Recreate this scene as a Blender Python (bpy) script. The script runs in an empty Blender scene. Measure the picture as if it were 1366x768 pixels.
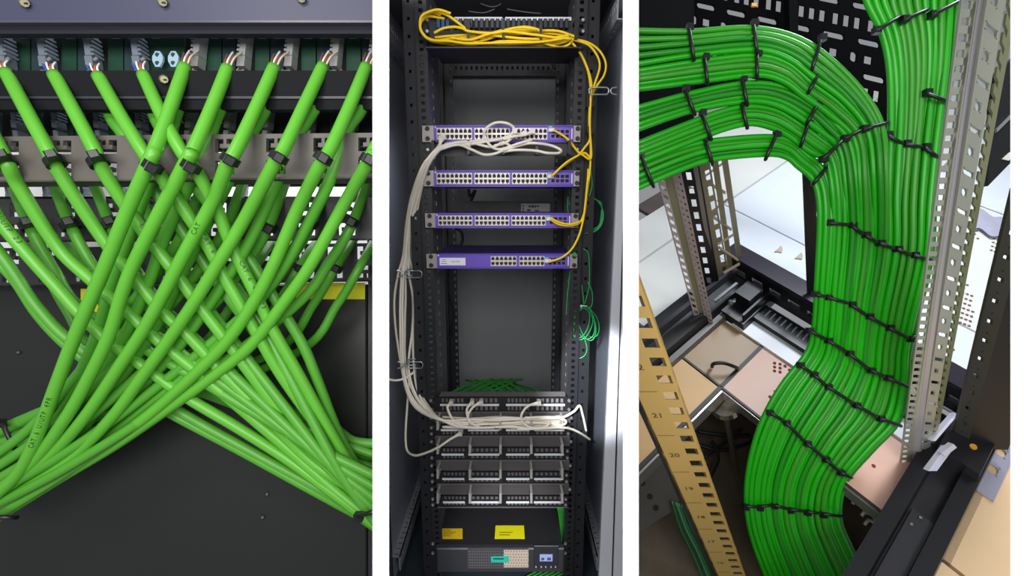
import bpy, math, random
from mathutils import Vector as Vec, Matrix
random.seed(7)
S = bpy.context.scene
COL = S.collection

# ------------------------------------------------------------------ camera, world, lights, exposure
F = 640.0                                   # focal length in pixels of the 1366 px wide frame
TH = math.atan(F / 3426.0)                  # downward pitch
CT, ST = math.cos(TH), math.sin(TH)
CAM = Vec((0, 0, 1.5))
RIGHT, UP, FWD = Vec((1, 0, 0)), Vec((0, ST, CT)), Vec((0, CT, -ST))
cd = bpy.data.cameras.new('camera'); cam = bpy.data.objects.new('camera', cd); COL.objects.link(cam)
cam.location = CAM; cam.rotation_euler = (math.pi / 2 - TH, 0, 0)
cd.sensor_width = 36; cd.lens = 36 * F / 1366; cd.clip_start = 0.02
S.camera = cam

w = bpy.data.worlds.new('world'); S.world = w; w.use_nodes = True
w.node_tree.nodes['Background'].inputs[0].default_value = (0.93, 0.96, 1, 1)
w.node_tree.nodes['Background'].inputs[1].default_value = 0.3

def area(name, loc, target, size, power, col=(1, 1, 1), sy=None):
    l = bpy.data.lights.new(name, 'AREA'); l.energy = power; l.color = col
    l.shape = 'RECTANGLE'; l.size = size; l.size_y = sy or size
    o = bpy.data.objects.new(name, l); COL.objects.link(o); o.location = loc
    o.rotation_euler = (Vec(target) - Vec(loc)).to_track_quat('-Z', 'Y').to_euler()
    return o
area('room_light_front', (0.05, -1.0, 2.0), (0.0, 1.2, 1.1), 3.4, 84, (1, 0.98, 0.95), 0.8)
area('fill_light_left_bay', (-0.9, 0.1, 2.7), (-0.85, 1.1, 1.4), 0.6, 11, (1, 0.97, 0.9), 0.25)  # added fill for the left bay, not a fitting of the place
area('window_light_right_bay', (2.3, 1.9, 3.6), (1.6, 2.2, 1.2), 1.2, 76, (0.86, 0.93, 1.0), 1.0)
area('added_light_behind_bars', CAM + RIGHT * -0.62 + UP * 0.52 + FWD * 1.56, CAM + RIGHT * -0.62 + UP * 0.05 + FWD * 1.74, 0.9, 5, (1, 1, 1), 0.06)  # unseen light added to brighten the wall behind the bars
def spot(name, loc, target, power, deg, blend=0.5, col=(1, 1, 1)):
    l = bpy.data.lights.new(name, 'SPOT'); l.energy = power; l.spot_size = math.radians(deg); l.spot_blend = blend; l.shadow_soft_size = 0.03; l.color = col
    o = bpy.data.objects.new(name, l); COL.objects.link(o); o.location = loc
    o.rotation_euler = (Vec(target) - Vec(loc)).to_track_quat('-Z', 'Y').to_euler()
spot('sunbeam_cabinet_side', (-0.28, -0.5, 1.9), (0.35, 1.84, 0.74), 620, 10, 0.6, (0.95, 0.97, 1.0))
spot('added_spot_cabinet_foot', (0.12, -0.5, 1.75), (-0.02, 1.62, 0.2), 240, 13, 0.9)  # added spot that brightens the power supply and its labels

vs = S.view_settings
vs.view_transform = 'Standard'; vs.look = 'None'; vs.gamma = 1.0; vs.use_curve_mapping = False; vs.exposure = 0.0

# ------------------------------------------------------------------ helpers
def cw(x, y, z):                            # camera axes (right, down, depth) -> world
    return CAM + RIGHT * x - UP * y + FWD * z
def P(px, py, d):                           # pixel at a distance along the camera axis
    return cw((px - 683) / F * d, (py - 384) / F * d, d)
def M(px, py, Y):                           # pixel on the upright world plane y = Y
    t = (py - 384) / F
    return P(px, py, Y / (CT - t * ST))

def lin(c):
    return tuple(((v / 255) / 12.92 if v / 255 <= 0.04045 else ((v / 255 + 0.055) / 1.055) ** 2.4) for v in c)
MATS = {}
def mat(name, rgb, rough=0.5, metal=0.0, var=0.0, scale=30.0, bump=0.0, spec=0.5, emit=0.0, coat=0.0):
    if name in MATS: return MATS[name]
    m = bpy.data.materials.new(name); m.use_nodes = True
    nt = m.node_tree; b = nt.nodes['Principled BSDF']; c = lin(rgb)
    b.inputs['Base Color'].default_value = (*c, 1)
    b.inputs['Roughness'].default_value = rough; b.inputs['Metallic'].default_value = metal
    b.inputs['Specular IOR Level'].default_value = spec; b.inputs['Coat Weight'].default_value = coat
    if emit: b.inputs['Emission Color'].default_value = (*c, 1); b.inputs['Emission Strength'].default_value = emit
    if var or bump:
        tc = nt.nodes.new('ShaderNodeTexCoord'); n = nt.nodes.new('ShaderNodeTexNoise')
        n.inputs['Scale'].default_value = scale; n.inputs['Detail'].default_value = 5
        nt.links.new(tc.outputs['Object'], n.inputs['Vector'])
        if var:
            mx = nt.nodes.new('ShaderNodeMix'); mx.data_type = 'RGBA'
            mx.inputs['A'].default_value = (*[v * (1 - var) for v in c], 1)
            mx.inputs['B'].default_value = (*[min(1, v * (1 + var)) for v in c], 1)
            nt.links.new(n.outputs['Fac'], mx.inputs['Factor']); nt.links.new(mx.outputs['Result'], b.inputs['Base Color'])
        if bump:
            bp = nt.nodes.new('ShaderNodeBump'); bp.inputs['Strength'].default_value = bump; bp.inputs['Distance'].default_value = 0.002
            nt.links.new(n.outputs['Fac'], bp.inputs['Height']); nt.links.new(bp.outputs['Normal'], b.inputs['Normal'])
    MATS[name] = m
    return m

class MB:
    def __init__(s): s.v = []; s.f = []
    def ob(s, O, U, V, W):                  # parallelepiped: corner + three edges
        O, U, V, W = Vec(O), Vec(U), Vec(V), Vec(W); k = len(s.v)
        if U.cross(V).dot(W) < 0: U, V = V, U
        s.v += [O, O + U, O + U + V, O + V, O + W, O + U + W, O + U + V + W, O + V + W]
        s.f += [(k+3, k+2, k+1, k), (k+4, k+5, k+6, k+7), (k, k+1, k+5, k+4), (k+1, k+2, k+6, k+5), (k+2, k+3, k+7, k+6), (k+3, k, k+4, k+7)]
        return s
    def bx(s, x0, x1, y0, y1, z0, z1):
        return s.ob((x0, y0, z0), (x1-x0, 0, 0), (0, y1-y0, 0), (0, 0, z1-z0))
    def chamfer(s, O, U, V, W, c):          # box with its front (-W side at O) edges chamfered
        O, U, V, W = Vec(O), Vec(U), Vec(V), Vec(W); k = len(s.v)
        u, v = U.normalized() * c, V.normalized() * c; n = W.normalized() * c
        s.v += [O+u+v, O+U-u+v, O+U+V-u-v, O+V+u-v, O+n, O+U+n, O+U+V+n, O+V+n, O+W, O+U+W, O+U+V+W, O+V+W]
        s.f += [(k, k+1, k+2, k+3), (k+8, k+11, k+10, k+9)]
        for a, b in ((0, 4), (4, 8)):
            for i in range(4):
                j = (i + 1) % 4; s.f.append((k+a+i, k+b+i, k+b+j, k+a+j))
        return s
    def cyl(s, p0, p1, r0, r1=None, n=12):
        p0, p1 = Vec(p0), Vec(p1); r1 = r0 if r1 is None else r1
        ax = (p1 - p0).normalized(); a = ax.orthogonal().normalized(); b = ax.cross(a); k = len(s.v)
        for p, r in ((p0, r0), (p1, r1)):
            for i in range(n):
                t = 2 * math.pi * i / n; s.v.append(p + a * math.cos(t) * r + b * math.sin(t) * r)
        for i in range(n):
            j = (i + 1) % n; s.f.append((k+i, k+j, k+n+j, k+n+i))
        s.f.append(tuple(k+i for i in range(n-1, -1, -1))); s.f.append(tuple(k+n+i for i in range(n)))
        return s
    def tube(s, pts, r, n=8, closed=False, flat=None):
        k = len(s.v); N = len(pts); nrm = None
        for i, p in enumerate(pts):
            q0 = pts[i-1] if (i > 0 or closed) else pts[0]; q1 = pts[(i+1) % N] if (i < N-1 or closed) else pts[-1]
            t = (q1 - q0)
            t = t.normalized() if t.length > 1e-9 else Vec((0, 0, 1))
            if nrm is None: nrm = t.orthogonal().normalized()
            nrm = (nrm - t * nrm.dot(t)); nrm = nrm.normalized() if nrm.length > 1e-6 else t.orthogonal().normalized()
            b = t.cross(nrm); rr = r(i / (N - 1)) if callable(r) else r
            for j in range(n):
                a = 2 * math.pi * j / n; s.v.append(p + nrm * math.cos(a) * rr + b * math.sin(a) * rr)
        for i in range(N if closed else N - 1):
            i2 = (i + 1) % N
            for j in range(n):
                j2 = (j + 1) % n; s.f.append((k+i*n+j, k+i*n+j2, k+i2*n+j2, k+i2*n+j))
        if not closed:
            s.f.append(tuple(k+j for j in range(n-1, -1, -1))); s.f.append(tuple(k+(N-1)*n+j for j in range(n)))
        return s
    def perf(s, O, U, V, T, holes, solids=(), rounds=()):
        """plate O + u*U + v*V (u, v in 0..1), thickness vector T; rectangular holes, solid tabs inside them, round / oblong holes"""
        O, U, V, T = Vec(O), Vec(U), Vec(V), Vec(T)
        if U.cross(V).dot(T) > 0: O = O + U; U = -U; holes = [(1-b, 1-a, c, d) for a, b, c, d in holes]; solids = [(1-b, 1-a, c, d) for a, b, c, d in solids]; rounds = [(1-b, 1-a, c, d) for a, b, c, d in rounds]
        rnd = lambda x: round(min(1, max(0, x)), 5)
        us = sorted({0, 1} | {rnd(x) for h in list(holes)+list(solids)+list(rounds) for x in h[:2]})
        vv = sorted({0, 1} | {rnd(x) for h in list(holes)+list(solids)+list(rounds) for x in h[2:]})
        nu, nv = len(us) - 1, len(vv) - 1
        fill = [[1] * nv for _ in range(nu)]
        def paint(rects, val):
            for (a, b, c, d) in rects:
                for i in range(nu):
                    if rnd(a) - 1e-6 <= us[i] and us[i+1] <= rnd(b) + 1e-6:
                        for j in range(nv):
                            if rnd(c) - 1e-6 <= vv[j] and vv[j+1] <= rnd(d) + 1e-6: fill[i][j] = val
        paint(holes, 0); paint(solids, 1); paint(rounds, 2)
        ids = {}
        def vid(i, j, b):
            if (i, j, b) not in ids:
                ids[(i, j, b)] = len(s.v); s.v.append(O + U * us[i] + V * vv[j] + (T if b else Vec((0, 0, 0))))
            return ids[(i, j, b)]
        # merge runs of filled cells along v into strips when the row neighbours agree is skipped: cells are few
        for i in range(nu):
            for j in range(nv):
                if fill[i][j] == 1:
                    s.f.append((vid(i, j, 0), vid(i+1, j, 0), vid(i+1, j+1, 0), vid(i, j+1, 0)))
                    s.f.append((vid(i, j, 1), vid(i, j+1, 1), vid(i+1, j+1, 1), vid(i+1, j, 1)))
                if fill[i][j] >= 1:
                    for (di, dj, e) in ((-1, 0, ((i, j+1), (i, j))), (1, 0, ((i+1, j), (i+1, j+1))), (0, -1, ((i, j), (i+1, j))), (0, 1, ((i+1, j+1), (i, j+1)))):
                        a, b = i + di, j + dj
                        if not (0 <= a < nu and 0 <= b < nv) or fill[a][b] == 0:
                            (p, q) = e
                            s.f.append((vid(*p, 0), vid(*p, 1), vid(*q, 1), vid(*q, 0)))
        lu, lv = U.length, V.length
        for (a, b, c, d) in rounds:
            cu, cv = (a + b) / 2, (c + d) / 2; hu, hv = (b - a) / 2, (d - c) / 2; n = 16
            wu, wv = hu * lu, hv * lv; r = 0.92 * min(wu, wv); k = len(s.v)
            for bck in (0, 1):
                for ring in (0, 1):
                    for i in range(n):
                        t = 2 * math.pi * (i + 0.5) / n; x, y = math.cos(t), math.sin(t)
                        if ring == 0:
                            m = 1 / max(abs(x), abs(y)); X, Y = x * m * wu, y * m * wv
                        else:
                            X = x * r + math.copysign(max(0, 0.92 * wu - r), x); Y = y * r + math.copysign(max(0, 0.92 * wv - r), y)
                        s.v.append(O + U * (cu + X / lu) + V * (cv + Y / lv) + (T if bck else Vec((0, 0, 0))))
            for i in range(n):
                j = (i + 1) % n
                s.f.append((k+i, k+j, k+n+j, k+n+i)); s.f.append((k+2*n+i, k+3*n+i, k+3*n+j, k+2*n+j))
                s.f.append((k+n+i, k+n+j, k+3*n+j, k+3*n+i))
        return s

def tag(o, label=None, cat=None, group=None, kind=None):
    if label: o['label'] = label
    if cat: o['category'] = cat
    if group: o['group'] = group
    if kind: o['kind'] = kind
    return o
def build(name, mb, m, parent=None, label=None, cat=None, group=None, kind=None, smooth=False):
    lo = Vec([min(v[i] for v in mb.v) for i in range(3)]); hi = Vec([max(v[i] for v in mb.v) for i in range(3)])
    org = Vec(((lo.x + hi.x) / 2, (lo.y + hi.y) / 2, lo.z))
    me = bpy.data.meshes.new(name); me.from_pydata([v - org for v in mb.v], [], mb.f); me.update()
    if smooth:
        me.polygons.foreach_set('use_smooth', [True] * len(me.polygons))
    me.materials.append(m)
    o = bpy.data.objects.new(name, me); COL.objects.link(o)
    wp = org.copy()
    if parent is not None:
        o.parent = parent; o.location = org - parent['_w'] if False else org - WP[parent.name]
    else: o.location = org
    WP[o.name] = wp
    return tag(o, label, cat, group, kind)
WP = {}
def empty(name, loc, label, cat, group=None, kind=None):
    o = bpy.data.objects.new(name, None); o.empty_display_size = 0.05; COL.objects.link(o); o.location = loc; WP[o.name] = Vec(loc)
    return tag(o, label, cat, group, kind)
def spline(pts, k=6):
    out = []; n = len(pts)
    for i in range(n - 1):
        p0, p1, p2, p3 = pts[max(i-1, 0)], pts[i], pts[i+1], pts[min(i+2, n-1)]
        for j in range(k):
            t = j / k
            out.append(0.5 * ((2*p1) + (p2-p0)*t + (2*p0-5*p1+4*p2-p3)*t*t + (3*p1-p0-3*p2+p3)*t**3))
    out.append(pts[-1]); return out
def text_mesh(txt, size):
    cu = bpy.data.curves.new('lettering', 'FONT'); cu.body = txt; cu.size = size; cu.align_x = 'CENTER'; cu.align_y = 'CENTER'; cu.resolution_u = 2
    ob = bpy.data.objects.new('lettering', cu); me = bpy.data.meshes.new_from_object(ob)
    v = [x.co.copy() for x in me.vertices]; f = [tuple(p.vertices) for p in me.polygons]
    bpy.data.objects.remove(ob); bpy.data.curves.remove(cu); bpy.data.meshes.remove(me)
    return v, f
def add_text(mb, txt, size, O, X, Y):
    v, f = text_mesh(txt, size); k = len(mb.v); O, X, Y = Vec(O), Vec(X).normalized(), Vec(Y).normalized()
    mb.v += [O + X * p.x + Y * p.y for p in v]; mb.f += [tuple(i + k for i in q) for q in f]
    return mb

# ------------------------------------------------------------------ materials
WHITE = mat('white_paint', (250, 250, 250), 0.7, spec=0.1)
BLACK = mat('black_plastic', (22, 22, 25), 0.42)
TIE = mat('cable_tie_black', (20, 20, 24), 0.35)
DARKSTEEL = mat('dark_powdercoat', (42, 43, 50), 0.45, var=0.15, scale=12)
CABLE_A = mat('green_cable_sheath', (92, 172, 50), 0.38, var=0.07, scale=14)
CABLE_SHADED = mat('green_cable_sheath_shaded', (80, 156, 46), 0.42, var=0.08, scale=14)  # darker green paints the shade on cables behind the front ones
PRINT = mat('cable_print', (25, 60, 22), 0.6)
CHROME = mat('zinc_bolt', (200, 200, 195), 0.3, 0.9)
YELLOW_LABEL = mat('yellow_label', (235, 232, 20), 0.55, var=0.04)

# ================================================================== PARTITIONS between the three bays
d0, d1 = 0.72, 0.745
def partition(name, pxl, pxr, bl, br):
    """white wall end with splayed reveals: front edges at the given bearings, back corners at bl, br"""
    c = [((pxl - 683) / F * d0, d0), ((pxr - 683) / F * d0, d0), ((br - 683) / F * d1, d1), ((bl - 683) / F * d1, d1)]
    mb = MB(); mb.v = [cw(x, 0.62, d) for x, d in c] + [cw(x, -0.62, d) for x, d in c]
    mb.f = [(3, 2, 1, 0), (4, 5, 6, 7)] + [(i, (i+1) % 4, 4 + (i+1) % 4, 4 + i) for i in range(4)]
    return build(name, mb, WHITE, kind='structure')
partition('wall_left', 497, 519, 500, 516)
partition('wall_center', 831, 852, 834, 849)
partition('wall_right', 1348, 1460, 1352, 1460)
def splay(name, px, da, db, t=0.012):
    a, b = (px - 683) / F * da, (px - 683) / F * db
    build(name, MB().ob(cw(a, -0.9, da), RIGHT * t, -UP * 2.0, cw(b, 0, db) - cw(a, 0, da)), mat('partition_grey', (120, 120, 122), 0.7), kind='structure')
splay('wall_partition_left', 506, 1.0, 1.42)
splay('wall_partition_right', 836, 0.80, 2.6, 0.008)

# ================================================================== LEFT BAY: rear of the patch panels with crossing green cables
BR, TAU = 0.0, 2 * math.pi
def plate_px(mb, x0, y0, x1, y1, d, t=0.01, holes=(), solids=(), tilt=0.0, rounds=()):
    """plate facing the viewer of the left bay, pixel rectangle at distance d, thickness t, right end raised by tilt px"""
    O = P(x0, y1, d); U = P(x1, y1 + tilt, d) - O; V = P(x0, y0, d) - O
    return mb.perf(O, U, V, FWD * t, holes, solids, rounds)
X0, X1 = -90, 500
# back panel of the device below
LB = empty('rack_device', P(200, 768, 1.42), 'large dark steel equipment case below the green cables', 'equipment')
mb = MB(); mb.chamfer(P(X0, 900, 1.46), P(489, 900, 1.46) - P(X0, 900, 1.46), P(X0, 379, 1.46) - P(X0, 900, 1.46), FWD * 0.2, 0.004)
build('case_panel', mb, mat('case_panel_dark', (33, 34, 34), 0.42, var=0.12, scale=3), LB)
mb = MB(); mb.ob(P(491, 900, 1.47), RIGHT * 0.02, P(491, 345, 1.47) - P(491, 900, 1.47), FWD * 0.1)
build('side_flange', mb, DARKSTEEL, LB)
for (a, b, c, d_) in ((395, 377, 487, 399), (108, 385, 163, 420)):
    build('warning_label', MB().ob(P(a, d_, 1.459), P(b and c, d_, 1.459) - P(a, d_, 1.459), P(a, b, 1.459) - P(a, d_, 1.459), -FWD * 0.001), YELLOW_LABEL, LB, label='blank yellow warning label')
for (px, py) in ((356, 659), (24, 470), (350, 690)):
    build('screw', MB().cyl(P(px, py, 1.459), P(px, py, 1.453), 0.006, 0.004, 10), DARKSTEEL, LB)
# white wall seen through the gaps between the bars
build('wall_back', MB().ob(P(X0 - 60, 430, 1.75), P(515, 430, 1.75) - P(X0 - 60, 430, 1.75), P(X0, 120, 1.75) - P(X0, 430, 1.75), FWD * 0.02), mat('pale_wall', (250, 250, 252), 0.8), kind='structure')
# bars 1-3: lacing bars with T-shaped slots
def bar(label, y0, y1, d, m, xs, tilt, rows, depth_lip, w=24):
    t = empty('lacing_bar', P(200, y1, d), label, 'lacing bar')
    W = X1 - X0; holes = []; sol = []
    for x in xs:
        for (ra, rb) in rows:
            u0, u1 = (x - w / 2 - X0) / W, (x + w / 2 - X0) / W
            holes.append((u0, u1, ra, rb))
            um = (u0 + u1) / 2; rm = (ra + rb) / 2; top = rm > 0.5
            du = (u1 - u0)
            sol.append((um - du * .08, um + du * .08, rm if not top else rm - (rb-ra)*.1, rb)) if top else sol.append((um - du * .08, um + du * .08, ra, rm + (rb-ra)*.1))
            sol.append((um - du * .26, um + du * .26, rm - (rb-ra) * .16, rm + (rb-ra) * .14))
    build('bar_plate', plate_px(MB(), X0, y0, X1, y1, d, 0.012, holes, sol, tilt), m, t)
    # folded lip along the lower edge
    O = P(X0, y1, d); build('bar_lip', MB().ob(O, P(X1, y1 + tilt, d) - O, UP * 0.004, FWD * depth_lip), m, t)
    return t
BARM1 = mat('grey_steel_bar', (90, 86, 82), 0.5, var=0.1, scale=20)
bar('grey brown lacing bar in front, with T-shaped slots and tied cables', 183, 244, 1.08, BARM1, [12, 82, 143, 198, 250, 300, 368, 431, 491], -6, ((.12, .42), (.60, .90)), 0.05, 26)
bar('dark lacing bar in the middle, below the grey one', 266, 322, 1.24, mat('dark_steel_bar', (52, 51, 54), 0.5), [25, 88, 152, 215, 290, 352, 408, 462], -3, ((.10, .40), (.58, .90)), 0.03, 24)
bar('dark lowest lacing bar above the equipment case', 332, 383, 1.38, mat('dark_steel_bar2', (46, 45, 48), 0.5), [-20, 14, 62, 108, 160, 212, 262, 312, 362, 408, 446, 486], -8, ((.10, .42), (.58, .92)), 0.03, 22)

def panel_rear(label, y0, yl, yb, y2, d, mrail, lefts, rights, s, boards):
    """rear side of a patch panel: top rail, lips, circuit boards and toothed connectors"""
    t = empty('patch_bay', P(200, y2, d), label, 'patch panel')
    H = lambda a, b, dd, th: MB().ob(P(X0, b, dd), P(X1, b - 6*0, dd) - P(X0, b, dd), P(X0, a, dd) - P(X0, b, dd), FWD * th)
    build('top_rail', H(y0, yl, d, 0.02), mrail, t)
    build('rail_lip', H(yl, yl + 3 * s, d - 0.006, 0.02), mat('lip_edge', (74, 70, 84), 0.35), t)
    build('lower_rail_step', H(yl + 3 * s, yl + 18 * s, d + 0.01, 0.02), mat('rail_step', (32, 31, 42), 0.7, spec=0.25), t)
    if boards: build('backing_plate', H(yl + 18 * s, y2, d + 0.145, 0.01), mat('panel_backing', (18, 20, 26), 0.6), t)
    build('lower_rail', H(yb, y2, d + 0.05, 0.02), mat('lower_rail_dark', (15, 16, 21), 0.75, spec=0.2), t)
    build('lower_lip', H(yb + (y2 - yb) * .66, yb + (y2 - yb) * .72, d + 0.046, 0.006), mat('lip_edge2', (50, 50, 60), 0.4), t)
    yt = yl + 18 * s
    for (a, b, mm) in boards:
        O = P(a, yb + 2, d + 0.115); build('circuit_board', MB().ob(O, P(b, yb + 2, d + 0.115) - O, P(a, yt, d + 0.115) - O, FWD * 0.006), mat(*mm), t)
        build('chip', MB().ob(P(a + 3, yt + 5 * s, d + 0.109), P(a + 13 * s, yt + 5 * s, d + 0.109) - P(a + 3, yt + 5 * s, d + 0.109), P(a + 3, yt + 2 * s, d + 0.109) - P(a + 3, yt + 5 * s, d + 0.109), FWD * 0.006), mat('white_chip', (235, 240, 240), 0.4), t)
    for (x, sgn) in [(q, 1) for q in lefts] + [(q, -1) for q in rights]:
        # slanted toothed insulation-displacement block: spine, teeth, foot
        a = (x - sgn * 8 * s, yt - 2); b = (x + sgn * (2 if sgn > 0 else 0) * s, yt + 66 * s)
        dd = d + 0.078; A, B = P(*a, dd), P(*b, dd); ax = (B - A); wv = RIGHT * (8 * s * dd / F) * (1 if sgn < 0 else 1)
        mb = MB(); L = ax.length; an = ax.normalized()
        mb.ob(A - wv * .5, wv, ax * 0.45, FWD * 0.03)
        for i in range(5):
            o = A + ax * (0.06 + i * 0.085); mb.ob(o + (wv * .45 if sgn > 0 else -wv * .95), wv * .5, ax * 0.045, FWD * 0.03)
        mb.ob(A + ax * .46 - wv * .7, wv * 1.25, ax * .2, FWD * 0.03)
        mb.ob(A + ax * .74 - wv * .6, wv * 1.1, ax * .18, FWD * 0.03)
        c = build('connector_block', mb, mat('connector_grey_blue', (118, 128, 140), 0.5) if sgn > 0 else mat('connector_grey', (150, 152, 152), 0.5), t)
        o = A + wv * (.2 * sgn); build('contact_cap', MB().ob(o, wv * 1.0 * sgn, ax * 0.13, -FWD * 0.012), mat('cream_cap', (176, 165, 150), 0.5), c)
        build('clip', MB().cyl(A + ax * .55 + wv * (.9 if sgn > 0 else -1.0), A + ax * .50 + wv * (1.5 if sgn > 0 else -1.6), 0.004 * s, n=8), mat('clip_grey', (130, 135, 138), 0.4), c)
    return t
RAIL1 = mat('navy_grey_rail', (60, 62, 86), 0.5, var=0.08, scale=6)
GB, GB2 = ('pcb_green', (34, 70, 54), 0.4), ('pcb_teal', (46, 64, 70), 0.4)
bd = []
for x in (-40, 20, 82, 144): bd += [(x, x + 20, GB), (x + 22, x + 40, GB2)]
for x in (276, 340, 402, 462): bd += [(x, x + 19, GB), (x + 21, x + 38, GB2)]
bd += [(198, 246, GB)]
PP1 = panel_rear('top patch panel rear with navy rail and nearest connector blocks', -70, 27, 94, 146, 1.06, RAIL1, [-55, 4, 59, 121, 184], [256, 318, 381, 442, 494], 1.0, bd)
for (px, py) in ((33, 4), (217, 3), (402, -2), (219, 106)):
    b = build('bolt', MB().cyl(P(px, py, 1.058 + (.05 if py > 50 else 0)), P(px, py, 1.048 + (.05 if py > 50 else 0)), 0.011, 0.008, 8), mat('bolt_brass', (150, 148, 120), 0.35, 0.6), PP1)
    build('bolt_slot', MB().ob(P(px - 3, py + 1, 1.047 + (.05 if py > 50 else 0)), P(px + 3, py + 1, 1.047) - P(px - 3, py + 1, 1.047), UP * 0.003, FWD * 0.002), BLACK, b)
for px in (210, 231):
    mb = MB(); d_ = 1.15; c = [P(px + x, 78 + y, d_) for x, y in ((-7, -3), (-3, -10), (3, -10), (7, -3), (7, 3), (3, 11), (-3, 11), (-7, 3))]
    k = 0; mb.v += c + [q + FWD * 0.006 for q in c]; mb.f += [tuple(range(7, -1, -1)), tuple(range(8, 16))] + [(i, (i+1) % 8, 8 + (i+1) % 8, 8 + i) for i in range(8)]
    b = build('earth_tab', mb, mat('pale_blue_tab', (170, 205, 225), 0.35), PP1, label='pale blue earthing tab with two holes')
    for py in (73, 84): build('tab_hole', MB().cyl(P(px, py, 1.15), P(px, py, 1.1485), 0.005, n=10), BLACK, b)
bd2 = []
for x in (-30, 25, 82, 138): bd2 += [(x, x + 16, GB), (x + 18, x + 30, GB2)]
for x in (330, 388, 440): bd2 += [(x, x + 16, GB), (x + 18, x + 32, GB2)]
PP2 = panel_rear('second patch panel rear just above the grey lacing bar', 120, 126, 186, 200, 1.20, mat('navy_dark_rail', (38, 40, 52), 0.5), [-36, 20, 74, 130, 186], [248, 300, 352, 410, 468], 0.72, bd2)
PP3 = panel_rear('third patch panel rear, small and dark behind the grey bar', 236, 240, 262, 268, 1.34, mat('navy_dark_rail', (38, 40, 52), 0.5), [10, 60, 110, 160], [320, 370, 425, 475], 0.4, [])

def cable_a(name, pts, rpx, m, label, group, wires=None, prints=(), k=7):
    """pts: (px, py, d); rpx radius in pixels at d = 1.0"""
    W = spline([P(*p) for p in pts], k)
    r = rpx / F
    o = build(name, MB().tube(W, r, 12), m, None, label, 'cable', group, smooth=True)
    if wires:
        a = W[0]; d_ = (W[0] - W[2]).normalized()
        for i, c in enumerate(wires):
            off = RIGHT * (i - 1.5) * r * 0.45
            e = a + d_ * r * (3.0 + 0.5 * (i % 2)) + off * 1.7 + FWD * 0.004
            build('wire', MB().tube(spline([a - d_ * r + off * .7, a + d_ * r * 1.4 + off * 1.3 - FWD * 0.003 * i, e], 5), r * 0.17, 6), c, o, smooth=True)
    if prints:
        L = [0]
        for i in range(1, len(W)): L.append(L[-1] + (W[i] - W[i-1]).length)
        mb = MB()
        for (frac, txt, flip) in prints:
            size = r * 1.05; s0 = frac * L[-1]
            for ci, ch in enumerate(txt if flip > 0 else txt[::-1]):
                if ch == ' ': continue
                s_ = s0 + ci * size * 0.72
                j = next((i for i in range(1, len(L)) if L[i] >= s_), None)
                if j is None: break
                q = W[j-1].lerp(W[j], (s_ - L[j-1]) / max(1e-9, L[j] - L[j-1])); t = (W[j] - W[j-1]).normalized() * flip
                n = (CAM - q); n = (n - t * n.dot(t)).normalized(); y = n.cross(t)
                n2 = (n + y * 0.25).normalized(); y2 = n2.cross(t)
                add_text(mb, ch, size, q + n2 * (r * 1.02), t, y2)
        if mb.v: build('printed_text', mb, PRINT, o)
    return o
WB = [mat('wire_blue', (60, 90, 170), 0.4), mat('wire_white', (225, 225, 225), 0.4), mat('wire_orange', (200, 95, 45), 0.4), mat('wire_white', (1, 1, 1))]
WO = [mat('wire_brown', (120, 78, 60), 0.4), mat('wire_white', (1, 1, 1)), mat('wire_brown', (1, 1, 1)), mat('wire_cream', (200, 185, 165), 0.4)]
ORD = ['first', 'second', 'third', 'fourth', 'fifth', 'sixth', 'seventh', 'eighth', 'ninth', 'tenth', 'eleventh', 'twelfth']
FR = 9.2
GA = 'front green cables crossing in the close-up'
R_ = [
 ([(247, 88), (228, 143), (208, 197), (200, 214), (169, 284), (138, 360), (101, 446), (75, 514), (45, 593), (18, 638), (-30, 680)], [(0.70, 'CAT.6 U/UTP 4PR', -1)]),
 ([(304, 90), (282, 145), (258, 200), (247, 219), (187, 334), (165, 385), (146, 446), (117, 506), (86, 560), (40, 620), (-30, 672)], []),
 ([(366, 89), (341, 145), (315, 200), (303, 220), (284, 268), (245, 340), (200, 425), (167, 477), (110, 560), (60, 612), (-30, 680)], [(.30, 'CAT', -1)]),
 ([(431, 88), (404, 145), (378, 200), (365, 220), (328, 289), (297, 341), (250, 417), (187, 506), (146, 560), (90, 614), (-30, 692)], []),
 ([(489, 88), (465, 145), (440, 200), (427, 220), (396, 281), (364, 355), (336, 407), (302, 456), (250, 508), (190, 560), (110, 615), (-25, 700)], []),
 ([(503, 193), (497, 204), (490, 218), (458, 274), (415, 352), (380, 402), (336, 459), (289, 498), (231, 540), (154, 593), (74, 641), (-20, 700)], [(0.78, 'U/UTP 4P CAT.6', -1)]),
]
DF = lambda y: 1.12 - 0.10 * min(1, max(0, (y - 85) / 125)) if y < 210 else 1.02 + 0.22 * min(1, (y - 210) / 420)
for i, (pp, pr) in enumerate(R_):
    pts = [(x, y, DF(y) + (0.010 * i if y > 240 else 0)) for x, y in pp]
    cable_a('network_cable', pts, FR * (1.0), CABLE_A, 'front green cable from the %s right-hand connector, sweeping to lower left' % ORD[i], GA, WO if i < 5 else None, pr)
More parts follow.
